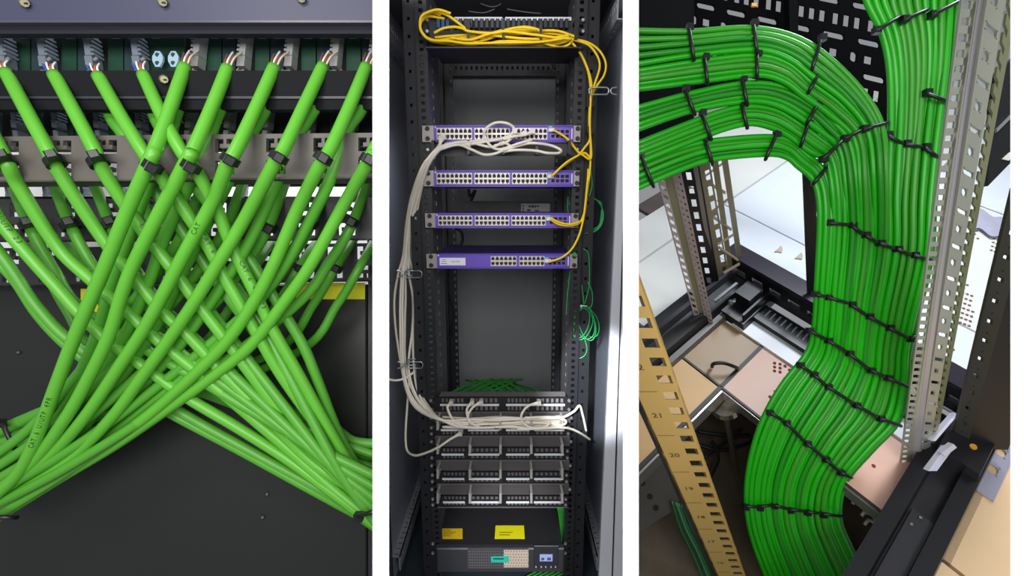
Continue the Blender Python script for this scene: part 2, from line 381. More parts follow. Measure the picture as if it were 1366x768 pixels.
L_ = [
 ([(-115, 98), (-60, 200), (-20, 262), (0, 295), (34, 336), (73, 380), (104, 415), (146, 456), (187, 485), (250, 530), (320, 572), (390, 617), (450, 662), (503, 702)], [(0.22, 'CAT.6 U/UTP 23', 1)]),
 ([(-52, 98), (-20, 160), (8, 214), (26, 250), (78, 331), (125, 376), (169, 415), (208, 451), (250, 485), (310, 535), (380, 595), (440, 648), (503, 698)], []),
 ([(8, 96), (39, 154), (66, 204), (78, 228), (135, 315), (187, 380), (221, 420), (250, 446), (300, 500), (360, 560), (420, 620), (503, 668)], []),
 ([(72, 99), (102, 154), (128, 204), (138, 228), (169, 276), (198, 318), (229, 357), (262, 402), (310, 465), (360, 532), (420, 605), (503, 684)], [(.32, 'U/UTP', 1)]),
 ([(131, 101), (161, 154), (192, 204), (208, 226), (234, 263), (276, 326), (303, 376), (340, 440), (375, 500), (417, 560), (460, 620), (503, 674)], [(.36, 'CAT.6 4PR', 1)]),
 ([(191, 99), (216, 154), (242, 202), (262, 228), (289, 279), (310, 330), (336, 382), (365, 441), (396, 495), (432, 560), (470, 625), (503, 668)], [(.42, 'CAT.6 4PR 23', 1)]),
]
for i, (pp, pr) in enumerate(L_):
    pts = [(x, y, DF(y) + 0.004 + .055 * min(1, max(0, (y - 150) / 150))) for x, y in pp]
    cable_a('network_cable', pts, FR * 0.98, CABLE_A, 'front green cable, %s from the left edge, sweeping to lower right' % ORD[i], GA, WB if i > 1 else None, pr)
# second and third tier, behind
G2, G3 = 'green cables from the middle lacing bar', 'green cables from the lowest lacing bar'
def tier(xsL, xsR, y0, yt, d, rp, m, grp, nm, spread, endL, endR):
    for i, x in enumerate(xsL):
        ex = endL[0] + (endL[1] - endL[0]) * i / max(1, len(xsL) - 1)
        x1 = x + spread; pts = [(x - 26, y0, d + .05), (x, yt, d - .04), (x + 30, yt + 55, d - .03), (x + 78, yt + 118, d - .02), (x + 78 + (497 - x - 78) * .42, yt + 118 + (ex - yt - 118) * .45, d + 0.0), (x + 78 + (497 - x - 78) * .75, yt + 118 + (ex - yt - 118) * .8, d + .01), (503, ex + 8, d + .02)]
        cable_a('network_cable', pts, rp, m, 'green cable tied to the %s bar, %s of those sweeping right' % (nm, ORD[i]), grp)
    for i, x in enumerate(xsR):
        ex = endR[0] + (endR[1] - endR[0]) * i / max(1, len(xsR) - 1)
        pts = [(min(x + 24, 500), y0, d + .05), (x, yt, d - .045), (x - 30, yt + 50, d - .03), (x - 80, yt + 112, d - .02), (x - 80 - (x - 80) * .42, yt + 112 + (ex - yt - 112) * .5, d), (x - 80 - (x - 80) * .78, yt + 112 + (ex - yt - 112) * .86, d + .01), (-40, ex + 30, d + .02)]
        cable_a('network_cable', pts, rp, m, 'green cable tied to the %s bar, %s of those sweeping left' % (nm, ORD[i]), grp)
tier([39, 94, 148, 205, 262], [250, 303, 359, 414, 469], 236, 300, 1.24, 8.2, CABLE_SHADED, G2, 'middle', 0, (628, 690), (600, 660))
tier([58, 112, 170], [340, 400, 448, 480], 320, 356, 1.35, 7.8, CABLE_SHADED, G3, 'lowest', 0, (600, 650), (560, 606))
# extra cables running tight from the second patch panel next to the front ones
for i, (pp) in enumerate([
   [(253, 100), (236, 150), (222, 190), (196, 250), (178, 300), (150, 380), (120, 470), (80, 545), (30, 610), (-30, 655)],
   [(312, 108), (292, 150), (276, 190), (250, 250), (222, 310), (200, 372), (165, 450), (120, 520), (70, 580), (-30, 650)],
   [(370, 112), (352, 150), (330, 188), (300, 250), (270, 310), (240, 370), (205, 440), (150, 520), (90, 590), (-30, 668)],
   [(437, 112), (420, 145), (396, 184), (366, 250), (335, 318), (300, 375), (240, 460), (180, 525), (110, 590), (-30, 676)],
   [(500, 112), (480, 150), (462, 176), (440, 240), (410, 300), (372, 366), (320, 430), (262, 490), (190, 545), (110, 605), (-30, 684)]]):
    cable_a('network_cable', [(x, y, DF(y) + 0.05 + .02 * (y > 240)) for x, y in pp], 8.6, CABLE_SHADED, 'shaded green cable close behind the %s right-hand front cable' % ORD[i], 'green cables doubling the front ones', WO)
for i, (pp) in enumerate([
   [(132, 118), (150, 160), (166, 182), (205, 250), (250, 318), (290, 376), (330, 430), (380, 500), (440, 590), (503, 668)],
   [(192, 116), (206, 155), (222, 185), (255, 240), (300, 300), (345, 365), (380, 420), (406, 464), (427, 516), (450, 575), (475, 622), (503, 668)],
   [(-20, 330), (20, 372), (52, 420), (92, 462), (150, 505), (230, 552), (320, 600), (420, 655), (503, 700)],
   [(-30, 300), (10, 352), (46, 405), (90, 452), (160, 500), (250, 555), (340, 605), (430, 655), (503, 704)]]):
    cable_a('network_cable', [(x, y, DF(y) + 0.085 + .012 * (y > 240)) for x, y in pp], 8.6, CABLE_SHADED, 'shaded green cable sweeping right behind the front ones, %s of four' % ORD[i], 'green cables doubling the front ones', WB if i < 2 else None)
# tied bundles entering at the lower corners
for i, (x0, y0, x1, y1, x2, y2) in enumerate([(120, 515, 60, 548, -30, 590), (120, 535, 60, 566, -30, 604), (120, 548, 60, 580, -30, 618), (110, 566, 55, 596, -30, 634), (100, 590, 50, 616, -30, 652)]):
    cable_a('network_cable', [(x0 + 80, y0 - 60, 1.40), (x0, y0, 1.37), (x1, y1, 1.36), (x2, y2, 1.36)], 9.5, CABLE_SHADED, 'green cable in the tied bundle at the lower left edge', 'tied bundle at lower left')
for i, (y0, y1) in enumerate([(566, 586), (578, 603), (590, 620), (602, 640)]):
    cable_a('network_cable', [(380, y0 - 20, 1.42), (440, y0 + 2, 1.40), (470, y0 + 22, 1.39), (503, y1 + 6, 1.39)], 9.5, CABLE_SHADED, 'green cable in the bundle at the right edge of the close-up', 'bundle at right edge of close-up')

def ring_tie(c, axis, r, label, group, head=None, th=0.0035, wid=0.007):
    """a strap around one cable with its ratchet head"""
    ax = axis.normalized(); a = ax.orthogonal().normalized(); b = ax.cross(a); n = 16; mb = MB()
    for rr, s in ((r, -1), (r + th, -1), (r + th, 1), (r, 1)):
        for i in range(n):
            t = TAU * i / n; mb.v.append(c + (a * math.cos(t) + b * math.sin(t)) * rr + ax * wid * s)
    for q in range(4):
        q2 = (q + 1) % 4
        for i in range(n):
            j = (i + 1) % n; mb.f.append((q*n+i, q*n+j, q2*n+j, q2*n+i))
    o = build('cable_tie', mb, TIE, None, label, 'cable tie', group, smooth=False)
    h = (head or (CAM - c)); h = (h - ax * h.dot(ax)).normalized(); s = h.cross(ax)
    build('tie_head', MB().chamfer(c + h * (r + th * 2.5 + wid * 1.3) - s * wid * 1.2 - ax * wid * 1.2, s * wid * 2.4, ax * wid * 2.4, -h * wid * 1.8, wid * .3), TIE, o)
    return o
for i, (x, y, dx) in enumerate([(8, 216, 1), (75, 216, 1), (132, 216, 1), (203, 222, -1), (254, 222, -1), (306, 213, -1), (371, 210, -1), (430, 211, -1), (491, 214, -1)]):
    ax = P(x + dx * 12, y + 20, 1.02) - P(x, y, 1.02)
    ring_tie(P(x - (1 if dx > 0 else -1), y, 1.047 if dx > 0 else 1.02), ax, 0.0158, 'black cable tie on the grey lacing bar, %s from the left' % ORD[i], 'ties on the grey lacing bar', None, 0.004, 0.0085)
for i, (x, y, dx) in enumerate([(39, 301, 1), (94, 301, 1), (148, 300, 1), (359, 302, -1), (414, 297, -1), (469, 294, -1)]):
    ring_tie(P(x, y, 1.195), P(x + dx * 24, y + 44, 1.2) - P(x, y, 1.195), 0.0165, 'black cable tie on the middle dark bar, %s from the left' % ORD[i], 'ties on the middle lacing bar', None, 0.004, 0.009)
for i, (x, y) in enumerate([(448, 356), (400, 356)]):
    ring_tie(P(x, y, 1.305), P(x - 24, y + 44, 1.3) - P(x, y, 1.3), 0.016, 'black cable tie on the lowest dark bar, %s' % ('near the yellow label' if i == 0 else 'left of the yellow label'), 'ties on the lowest lacing bar', None, 0.004, 0.008)
def loop_tie(name, A, B, depth, r, m, label, group, knot=True):
    """strap round a flat bundle: ellipse through A and B, with depth half-axis"""
    c = (A + B) / 2; u = (B - A) / 2; v = (c - CAM).normalized() * depth
    o = build(name, MB().tube([c + u * math.cos(TAU * i / 24) + v * math.sin(TAU * i / 24) for i in range(24)], r, 6, True), m, None, label, 'cable tie', group, smooth=True)
    if knot:
        q = A.lerp(B, 0.04) - FWD * r; s = r * 1.7
        build('tie_head', MB().ob(q - RIGHT * s - UP * s - FWD * s, RIGHT * 2 * s, UP * 2 * s, FWD * 2 * s), m, o)
    return o
loop_tie('cable_tie', P(2, 562, 1.33), P(20, 600, 1.33), 0.03, 0.006, TIE, 'black cable tie round the bundle at the lower left edge', None)
loop_tie('cable_tie', P(-30, 690, 1.2), P(22, 690, 1.2), 0.05, 0.006, TIE, 'black cable tie at the left foot of the crossing cables', None)
loop_tie('cable_tie', P(478, 688, 1.2), P(515, 678, 1.2), 0.05, 0.006, TIE, 'black cable tie at the right foot of the crossing cables', None)
loop_tie('cable_tie', P(462, 592, 1.36), P(468, 640, 1.36), 0.03, 0.005, TIE, 'black cable tie at the right edge bundle of the close-up', None)
# ================================================================== MIDDLE BAY: open network cabinet with switches and patch panels
XC = -0.033; YR = 1.568
ZF = lambda py, Y=YR: M(683, py, Y).z
def MX(px, py, Y=YR): return M(px, py, Y).x
CABM = mat('cabinet_grey', (144, 147, 149), 0.5, var=0.06, scale=2)
SIDEM = mat('cabinet_side_gloss', (146, 152, 168), 0.3, var=0.06, scale=2)
RAILM = mat('rail_black', (30, 31, 37), 0.45)
RAILG = mat('rail_grey', (120, 121, 126), 0.45, 0.2)
XL, XR_, YB, ZT = -0.452, 0.350, 2.42, 2.18
build('floor', MB().bx(-1.2, 0.5, 1.0, 2.62, -0.05, 0.0), mat('hall_floor', (70, 72, 74), 0.6, var=0.1, scale=8), kind='structure')
CB = empty('network_cabinet', (XC, 1.95, 0.0), 'tall dark grey open network cabinet holding switches and patch panels', 'cabinet')
build('side_panel', MB().bx(XL - 0.012, XL, 1.585, YB, 0.02, ZT), SIDEM, CB)
build('side_panel', MB().bx(XR_, XR_ + 0.012, 1.585, YB, 0.02, ZT), SIDEM, CB)
build('rear_door', MB().bx(XL, XR_, YB, YB + 0.015, 0.02, ZT), CABM, CB)
build('roof_panel', MB().bx(XL, XR_, 1.56, YB, ZT, ZT + 0.02), mat('roof_dark', (96, 96, 104), 0.6), CB)
build('base_panel', MB().bx(XL, XR_, 1.56, YB, 0.02, 0.05), mat('base_dark', (40, 50, 58), 0.6), CB)
# door edge and frame on the right, sun's reflection painted as pale colour
fr = MB(); zb_, zt_ = 0.02, ZT
for y_ in (1.562, 1.582): fr.v += [Vec((XR_ - .026, y_, zb_)), Vec((XR_ + .088, y_, zb_)), Vec((XR_ + .004, y_, zt_)), Vec((XR_ - .012, y_, zt_))]
fr.f += [(0, 1, 2, 3), (7, 6, 5, 4), (0, 4, 5, 1), (1, 5, 6, 2), (2, 6, 7, 3), (3, 7, 4, 0)]
build('door_jamb', fr, mat('door_edge_sunlit', (214, 217, 228), 0.4), CB)
build('door_seal', MB().ob((XR_ + .022, 1.558, .02), (.004, 0, 0), (-.022, 0, ZT - .02), (0, .004, 0)), RAILM, CB)
build('door_frame', MB().bx(XL - 0.02, XL + 0.004, 1.565, 1.585, 0.02, ZT), mat('door_edge_dark', (52, 56, 66), 0.4), CB)
# vertical posts and 19 inch rails with square holes
def rail(x0, x1, y, z0, z1, m, hw=0.35, pitch=0.0222, name='mounting_rail', par=None, u0=None):
    n = int((z1 - z0) / pitch); h = [((1-hw)/2 if u0 is None else u0, (1+hw)/2 if u0 is None else u0 + hw, (i+.25)*pitch/(z1-z0), (i+.72)*pitch/(z1-z0)) for i in range(n)]
    return build(name, MB().perf((x0, y, z0), (x1-x0, 0, 0), (0, 0, z1-z0), (0, 0.004, 0), h), m, par or CB)
for s in (-1, 1):
    xi = XC + s * 0.226; xo = XC + s * 0.262
    rail(min(xi, xo), max(xi, xo), YR + 0.012, 0.05, ZT, RAILM)
    # outer post with side grid
    xa, xb = XC + s * 0.264, XC + s * 0.302
    pz = MB().perf((min(xa, xb), YR + 0.03, 0.05), (abs(xb-xa), 0, 0), (0, 0, ZT - 0.05), (0, 0.03, 0), [(.34, .56, (i+.35)*.05/2.11, (i+.55)*.05/2.11) for i in range(42)])
    build('corner_post', pz, RAILM, CB)
    # inner grey side channel with dotted holes, running in depth
    x2 = XC + s * 0.238; mb = MB()
    mb.perf((x2, YR + 0.03, 0.05), (0, 0.30, 0), (0, 0, ZT - .05), (s * 0.003, 0, 0), [(.45, .52, (i+.3)*.04/2.11, (i+.65)*.04/2.11) for i in range(52)])
    build('side_channel', mb, RAILG, CB)
    # rear rail and rear post
    xi2, xo2 = XC + s * 0.222, XC + s * 0.262
    rail(min(xi2, xo2), max(xi2, xo2), 2.20, 0.05, ZT - 0.06, RAILM, 0.24, 0.0333, 'rear_rail', None, 0.12 if s > 0 else 0.64)
    build('rear_post', MB().bx(min(XC+s*.262, XC+s*.275), max(XC+s*.262, XC+s*.275), 2.17, 2.23, 0.05, ZT), RAILM, CB)
    # perforated depth rails along the side panels, low and high
    xw = XL if s < 0 else XR_
    for (z, hh, m) in ((0.115, 0.06, mat('depth_rail', (150, 152, 160), 0.45, 0.2)), (2.04, 0.06, mat('depth_rail_dark', (170, 172, 180), 0.5))):
        L = YB - 1.59
        hs = [((i+.3)*.03/L, (i+.62)*.03/L, .55, .8) for i in range(int(L/.03))] + [((i+.4)*.03/L, (i+.55)*.03/L, .2, .35) for i in range(int(L/.03))]
        build('depth_rail', MB().perf((xw - s*0.030, 1.59, z), (0, L, 0), (s*0.0, 0, hh), (s * 0.004, 0, 0), hs), m, CB)
        build('depth_rail', MB().perf((xw - s*0.030, 1.59, z + hh if z < 1 else z), (0, L, 0), (s * 0.030, 0, 0), (0, 0, -0.004), [((i+.3)*.03/L, (i+.62)*.03/L, .3, .7) for i in range(int(L/.03))]), m, CB)
# rear top beam with holes and roof fan
build('rear_beam', MB().perf((XC - 0.26, 2.36, ZF(101, 2.36)), (0.52, 0, 0), (0, 0, ZF(78, 2.36) - ZF(101, 2.36)), (0, 0.01, 0), [((i+.3)/22, (i+.7)/22, .3, .55) for i in range(22)]), mat('rear_beam', (60, 60, 66), 0.5), CB)
FAN = empty('roof_fan', M(690, 8, 2.05), 'black round cooling fan under the cabinet roof', 'fan')
mb = MB(); c = Vec((M(690, 8, 2.0).x, 2.0, ZT - 0.03))
for r in (0.02, 0.035, 0.05, 0.065): mb.tube([c + Vec((math.cos(TAU*i/24)*r, math.sin(TAU*i/24)*r, 0)) for i in range(24)], 0.0025, 5, True)
for a in range(4): mb.cyl(c + Vec((math.cos(a*math.pi/4)*.068, math.sin(a*math.pi/4)*.068, .003)), c - Vec((math.cos(a*math.pi/4)*.068, math.sin(a*math.pi/4)*.068, -.003)), 0.002, n=6)
build('fan_guard', mb, mat('fan_guard', (70, 70, 76), 0.35, 0.4), FAN)
mb = MB().cyl(c + Vec((0, 0, .006)), c + Vec((0, 0, .028)), 0.02, n=14)
for a in range(7):
    t = a*TAU/7; mb.ob(c + Vec((math.cos(t)*.018, math.sin(t)*.018, .01)), Vec((math.cos(t)*.045, math.sin(t)*.045, 0)), Vec((-math.sin(t)*.02, math.cos(t)*.02, .01)), Vec((0, 0, .002)))
build('fan_blades', mb, BLACK, FAN)
for i, pp in enumerate([[(640, 4), (655, 9), (668, 5), (670, -10)], [(625, 15), (645, 17), (660, 12)], [(676, 12), (700, 16), (722, 18)]]):
    build('fan_lead', MB().tube(spline([M(x, y, 1.86) for x, y in pp], 6), 0.0022, 6), mat('grey_lead', (110, 110, 116), 0.4), None, 'thin grey lead under the cabinet roof, %s' % ['left of the fan', 'above the white label strip', 'right of the fan'][i], 'cable', smooth=True)

def face(px0, px1, py0, py1, Y=YR):
    """front rectangle on plane y=Y from pixel edges: x0, x1, z0, z1"""
    ym = (py0 + py1) / 2
    return MX(px0, ym, Y), MX(px1, ym, Y), ZF(py1, Y), ZF(py0, Y)
SCREW = mat('cage_screw', (215, 215, 220), 0.3, 0.85)
def screws(par, px_l, px_r, pys, Y):
    for py in pys:
        for px in (px_l, px_r):
            q = M(px, py, Y); s = build('screw', MB().cyl(q, q + Vec((0, -0.005, 0)), 0.0062, 0.0045, 10), SCREW, par)
PURPLE = mat('switch_purple', (104, 74, 196), 0.42, var=0.05)
PURPLE_D = mat('switch_purple_top', (62, 48, 120), 0.5)
PORTM = mat('port_frame_metal', (212, 206, 200), 0.4, 0.25)
PORTB = mat('port_hollow', (26, 22, 36), 0.6)
EAR = mat('rack_ear_grey', (168, 160, 160), 0.4, 0.3)
def port_block(par, x0, x1, z0, z1, y, n, rows=2):
    """bezel with two rows of RJ45 openings"""
    hs = []; so_ = []
    for r in range(rows):
        for i in range(n):
            u0, u1 = (i + .12) / n, (i + .88) / n
            v0, v1 = (r + (.10 if r == 0 else .16)) / rows, (r + (.84 if r == 0 else .90)) / rows
            hs.append((u0, u1, v0, v1))
            # stepped latch corners of the socket
            if r == 1: so_ += [(u0, u0 + .2/n, v1 - .1, v1), (u1 - .2/n, u1, v1 - .1, v1)]
            else: so_ += [(u0, u0 + .2/n, v0, v0 + .1), (u1 - .2/n, u1, v0, v0 + .1)]
    b = build('port_block', MB().perf((x0, y, z0), (x1-x0, 0, 0), (0, 0, z1-z0), (0, 0.008, 0), hs, so_), PORTM, par)
    build('port_hollows', MB().bx(x0 + .001, x1 - .001, y + 0.0085, y + 0.011, z0 + .001, z1 - .001), PORTB, b)
    return b
def switch(label, py0, py1, pl, pr, kind):
    x0, x1, z0, z1 = face(pl + 11, pr - 8, py0, py1, YR - 0.01)
    t = empty('network_switch', (XC, YR, z0), label, 'network switch', 'purple network switches')
    yf = YR - 0.012; W = x1 - x0; H = z1 - z0
    build('chassis', MB().bx(x0, x1, yf + 0.012, yf + (0.30 if kind == 'b' else 0.24), z0, z1 - .002), PURPLE_D, t)
    n = 64
    hs = [((i+.25)/n, (i+.75)/n, .90, .955) for i in range(n)] + [((i+.25)/n, (i+.75)/n, .05, .10) for i in range(n)]
    groups = [(.02, .272, 8), (.29, .542, 8), (.56, .812, 8)] if kind == 'a' else [(.405, .60, 6), (.62, .81, 6)]
    cut = [(a, b, .17, .83) for a, b, _ in groups] + [(.835, .975, .2, .8)]
    build('front_panel', MB().perf((x0, yf, z0), (W, 0, 0), (0, 0, H), (0, 0.004, 0), hs + cut), PURPLE, t)
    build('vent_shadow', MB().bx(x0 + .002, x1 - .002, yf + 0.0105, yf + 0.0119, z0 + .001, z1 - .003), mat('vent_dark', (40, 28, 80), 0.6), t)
    for a, b, k in groups: port_block(t, x0 + a * W, x0 + b * W, z0 + .17 * H, z0 + .83 * H, yf - 0.001, k)
    # uplink cage
    u = build('uplink_cage', MB().perf((x0 + .835 * W, yf - .001, z0 + .2 * H), (.14 * W, 0, 0), (0, 0, .6 * H), (0, .008, 0), [(.04+i*.24, .22+i*.24, .1+j*.45, .42+j*.45) for i in range(4) for j in range(2)]), mat('uplink_metal', (120, 100, 190), 0.4, 0.3), t)
    build('uplink_hollows', MB().bx(x0 + .836 * W, x0 + .974 * W, yf + .0075, yf + .0095, z0 + .21 * H, z0 + .79 * H), PORTB, u)
    build('model_stripe', MB().bx(x0 + .984 * W, x0 + .992 * W, yf - .001, yf, z0 + .2 * H, z0 + .8 * H), mat('stripe_white', (235, 235, 245), 0.5), t)
    q = Vec((x0 + .012 * W, yf, z1 - .12 * H)); build('status_lamp', MB().cyl(q, q + Vec((0, -.002, 0)), .0025, n=8), mat('lamp_white', (240, 240, 245), 0.4), t)
    if kind == 'b':
        lb = build('name_plate', MB().bx(x0 + .02 * W, x0 + .215 * W, yf - .0012, yf, z0 + .22 * H, z0 + .72 * H), mat('plate_white', (238, 240, 250), 0.4), t, label='white name plate with small lettering')
        mb = MB(); add_text(mb, '5x0-24t', .009, Vec((x0 + .14 * W, yf - .0014, z0 + .47 * H)), (1, 0, 0), (0, 0, 1))
        mb.bx(x0 + .03*W, x0 + .075*W, yf - .0016, yf - .0012, z0 + .32*H, z0 + .36*H); mb.bx(x0 + .042*W, x0 + .062*W, yf - .0016, yf - .0012, z0 + .58*H, z0 + .61*H); mb.bx(x0 + .035*W, x0 + .07*W, yf - .0016, yf - .0012, z0 + .46*H, z0 + .49*H)
        build('lettering', mb, mat('ink_grey', (120, 120, 150), 0.6), lb)
    for (a, b) in ((XC - .2465, x0), (x1, XC + .2465)):
        e = build('mounting_ear', MB().chamfer((a, yf - .001, z0 + .02 * H), (b - a, 0, 0), (0, 0, .96 * H), (0, .006, 0), .001), EAR, t)
        for zf in (.22, .80):
            q = Vec(((a + b) / 2 - .002 * (1 if a < XC else -1), yf - .001, z0 + zf * H)); build('ear_screw', MB().cyl(q, q + Vec((0, -.005, 0)), .0075, .006, 10), RAILM, e)
    return t
switch('purple network switch at the top, with white cables plugged in', 167, 190, 568, 773, 'a')
switch('second purple network switch from the top, bare left ports', 227, 249, 568, 773, 'a')
switch('third purple network switch from the top, just under the black bar', 284, 304, 570, 770, 'a')
switch('lowest purple network switch, with white name plate and half the ports', 338, 358, 572, 768, 'b')

# fibre panel on top with blue adapters and white label strips
FP = empty('fibre_patch_bay', M(670, 62, YR), 'black fibre patch panel at the cabinet top with blue adapters', 'patch panel')
x0, x1, z0, z1 = face(573, 772, 24, 65, YR)
build('panel_body', MB().bx(x0, x1, YR, YR + 0.02, z0 - .021, z1).bx(x0, x1, YR + .02, YR + .25, z0 + .022, z1), RAILM, FP)
build('front_tray', MB().bx(x0, x1, YR - .08, YR, z0 - .021, z0 - .017), BLACK, FP)
for (a, b) in ((606, 670), (674, 762)):
    xa, xb, za, zb = face(a, b, 23, 27.5, YR - .004)
    l = build('label_strip', MB().bx(xa, xb, YR - .006, YR, za, zb), mat('label_white', (225, 228, 235), 0.5), FP, label='white numbered label strip')
    mb = MB()
    for i in range(22):
        xx = xa + (xb - xa) * (i + .2) / 22; mb.bx(xx, xx + .0022, YR - .0068, YR - .006, za + .002, zb - .003)
    build('label_marks', mb, mat('ink_grey', (1, 1, 1)), l)
for px in list(range(586, 604, 6)) + list(range(608, 762, 7)):
    q = M(px, 34, YR); s = .0055
    blue = px < 604 or 666 < px < 678
    a = build('adapter', MB().chamfer((q.x - s, YR - .02, q.z - .013), (2*s, 0, 0), (0, 0, .026), (0, .02, 0), .0015), mat('adapter_blue', (40, 78, 130), 0.4) if blue else mat('adapter_dark', (34, 40, 52), 0.4), FP)
screws(FP, 570, 777.5, (27, 42), YR)
def dring(par, px, py0, py1, Y=YR, m=None, dep=0.055):
    a, b = M(px, py0, Y), M(px, py1, Y)
    pts = [a, a + Vec((0, -dep, .0)), b + Vec((0, -dep, 0)), b]
    mb = MB()
    for p, q in zip(pts[:-1], pts[1:]):
        ax = (q - p).normalized(); mb.ob(p - Vec((.004, 0, 0)) - ax * .002, Vec((.008, 0, 0)), q - p + ax * .004, Vec((0, .003, .0)) if abs(ax.y) < .5 else Vec((0, 0, .003)))
    return build('cable_ring', mb, m or BLACK, par)
for px in (627, 672, 720, 765): dring(FP, px, 36, 59)
# thin steel cable manager panels
def manager(label, py0, py1, rings, m=None, pl=573, pr=768, ringm=None, over=0):
    t = empty('cable_manager', M(670, py1, YR), label, 'cable manager')
    x0, x1, z0, z1 = face(pl, pr, py0, py1, YR)
    build('manager_plate', MB().bx(XC - .238, XC + .238, YR, YR + .004, z0, z1), m or mat('manager_black', (44, 43, 48), 0.5), t)
    for px in rings: dring(t, px, py0 - over, py1 - 1, YR, ringm)
    screws(t, 571 + (py0 - 190) * .012, 770 - (py0 - 190) * .022, ((py0 + py1) / 2,), YR - .001)
    return t
manager('black cable manager panel under the top switch', 191, 208, (581, 627, 672, 715, 757), None)
RINGG = mat('ring_grey_steel', (176, 173, 170), 0.4, 0.1)
# five patch panels with managers between
def patch(label, py0, py1, ys, first, pl, pr):
    t = empty('patch_bay', M(668, py1, YR), label, 'patch panel', 'black patch panels in the lower cabinet')
    x0, x1, z0, z1 = face(pl, pr, py0, py1, YR); z0 += .0005
    H = z1 - z0; zs = ZF(ys); W = x1 - x0
    grp = [(.045, .21), (.245, .475), (.525, .70), (.735, .955)] if not first else [(.045, .475), (.525, .955)]
    hs = []
    for a, b in [(.05, .22), (.26, .47), (.53, .70), (.74, .95)]:
        n = 6
        for r in (0, 1):
            for i in range(n):
                u = a + (b - a) * i / n; hs.append((u + .006, u + .006 + (b - a) / n * .62, .08 + .52 * r, .40 + .52 * r))
    build('faceplate', MB().perf((XC - .238, YR - .004, z0), (.476, 0, 0), (0, 0, H), (0, .006, 0), hs), mat('patch_black', (26, 26, 30), 0.4), t)
    build('jack_backs', MB().bx(XC - .22, XC + .22, YR + .006, YR + .05, z0 + .002, z1 - .002), mat('jack_dark', (120, 116, 116), 0.5), t)
    for a, b in grp:
        build('label_strip', MB().bx(XC - .238 + a*.476, XC - .238 + b*.476, YR - .0065, YR - .004, zs - .0035, zs + .0035), mat('strip_white', (225, 232, 240), 0.4), t)
    build('lower_edge', MB().bx(XC - .236, XC + .236, YR - .008, YR - .004, z0, z0 + .0015), mat('edge_light', (120, 120, 125), 0.4), t)
    screws(t, 575 + (py0 - 530) * .02, 759 - (py0 - 530) * .035, (py0 + 5, py1 - 3), YR - .004)
for i, (a, b, s) in enumerate([(529, 549, 539), (565, 581, 572.5), (596, 613, 605), (628, 644.5, 637.5), (660, 675.5, 668.5)]):
    patch(['first black patch panel, under the green cables', 'second black patch panel, behind the white cable bundle', 'third black patch panel, with the cable plug just above it', 'fourth black patch panel from the top, with no cables', 'lowest black patch panel, above the power supply'][i], a, b, s, i == 0, 573, 760)
for i, (a, b) in enumerate([(550, 564), (582, 595), (614, 627), (645, 659)]):
    manager(['cable manager holding the white cable bundle', 'cable manager below the white cable bundle', 'empty cable manager between third and fourth patch panel', 'lowest empty cable manager'][i], a, b, (587, 628.5, 668, 708, 748), mat('manager_grey', (84, 80, 82), 0.5), 573, 760, RINGG, -1)
# plugged RJ45 boots
BOOT = mat('cable_white', (240, 234, 222), 0.5)
def boot(q, dirv, par):
    return build('plug', MB().ob(q - Vec((.006, .0, .006)), Vec((.012, 0, 0)), Vec((0, -.022, .0)), Vec((0, 0, .012))), mat('plug_clear', (205, 196, 188), 0.3), par)
# white patch cables
WC = BOOT
def mcable(name, pts, r, m, label, group, cat='cable', k=7, plugs=(), n=8):
    W = spline([M(p[0], p[1], p[2] if len(p) > 2 else YR - .05) for p in pts], k)
    o = build(name, MB().tube(W, r, n), m, None, label, cat, group, smooth=True)
    for i in plugs:
        q = W[i]; d_ = (W[i] - W[i + (1 if i == 0 else -1)]).normalized()
        build('plug', MB().ob(q - Vec((.0065, .006, .007)), Vec((.013, 0, 0)), Vec((0, .02, 0)), Vec((0, 0, .014))), mat('plug_clear', (205, 196, 188), 0.3), o)
        build('boot', MB().cyl(q - d_ * .004, q - d_ * .02, .0065, .0045, 8), m, o)
    return o
GW = 'white cables hanging down the left side'
ys = [196, 205, 225, 262, 300, 340, 367, 400, 440, 486, 520, 545, 560]
Yd = [1.51, 1.50, 1.52, 1.58, 1.62, 1.64, 1.64, 1.64, 1.64, 1.64, 1.62, 1.56, 1.50]
cols = [
 [584, 576, 562, 549, 542, 538, 531, 526, 528, 535, 542, 556, 588],
 [586, 577, 563, 551, 544, 540, 536, 534, 534, 536, 543, 558, 588],
 [587, 578, 565, 553, 545, 541, 538, 537, 537, 538, 545, 562, 589],
 [588, 579, 566, 555, 549, 543, 541, 541, 540, 541, 550, 566, 590],
 [589, 580, 568, 557, 551, 545, 546, 551, 550, 545, 552, 568, 590],
 [591, 581, 569, 558, 548, 546, 552, 552, 551, 552, 557, 571, 590],
 [592, 582, 570, 560, 554, 550, 560, 568, 566, 556, 560, 574, 591]]
ends = [[(628, 562), (668, 565), (748, 561)], [(628, 566), (700, 563), (748, 566)], [(628, 559), (668, 560), (748, 556)], [(610, 568), (650, 570), (690, 566), (748, 563)], [(628, 563), (668, 557), (720, 559), (748, 558)], [(620, 570), (680, 569), (720, 572), (748, 566)], [(628, 560), (660, 566), (710, 560), (748, 562)]]
tops = [[(592, 183)], [(588, 184)], [(610, 190), (640, 188), (680, 186)], [(612, 192), (628, 195)], [(607, 190), (660, 186), (700, 178)], [(605, 193), (640, 192)], [(600, 191), (650, 189)]]
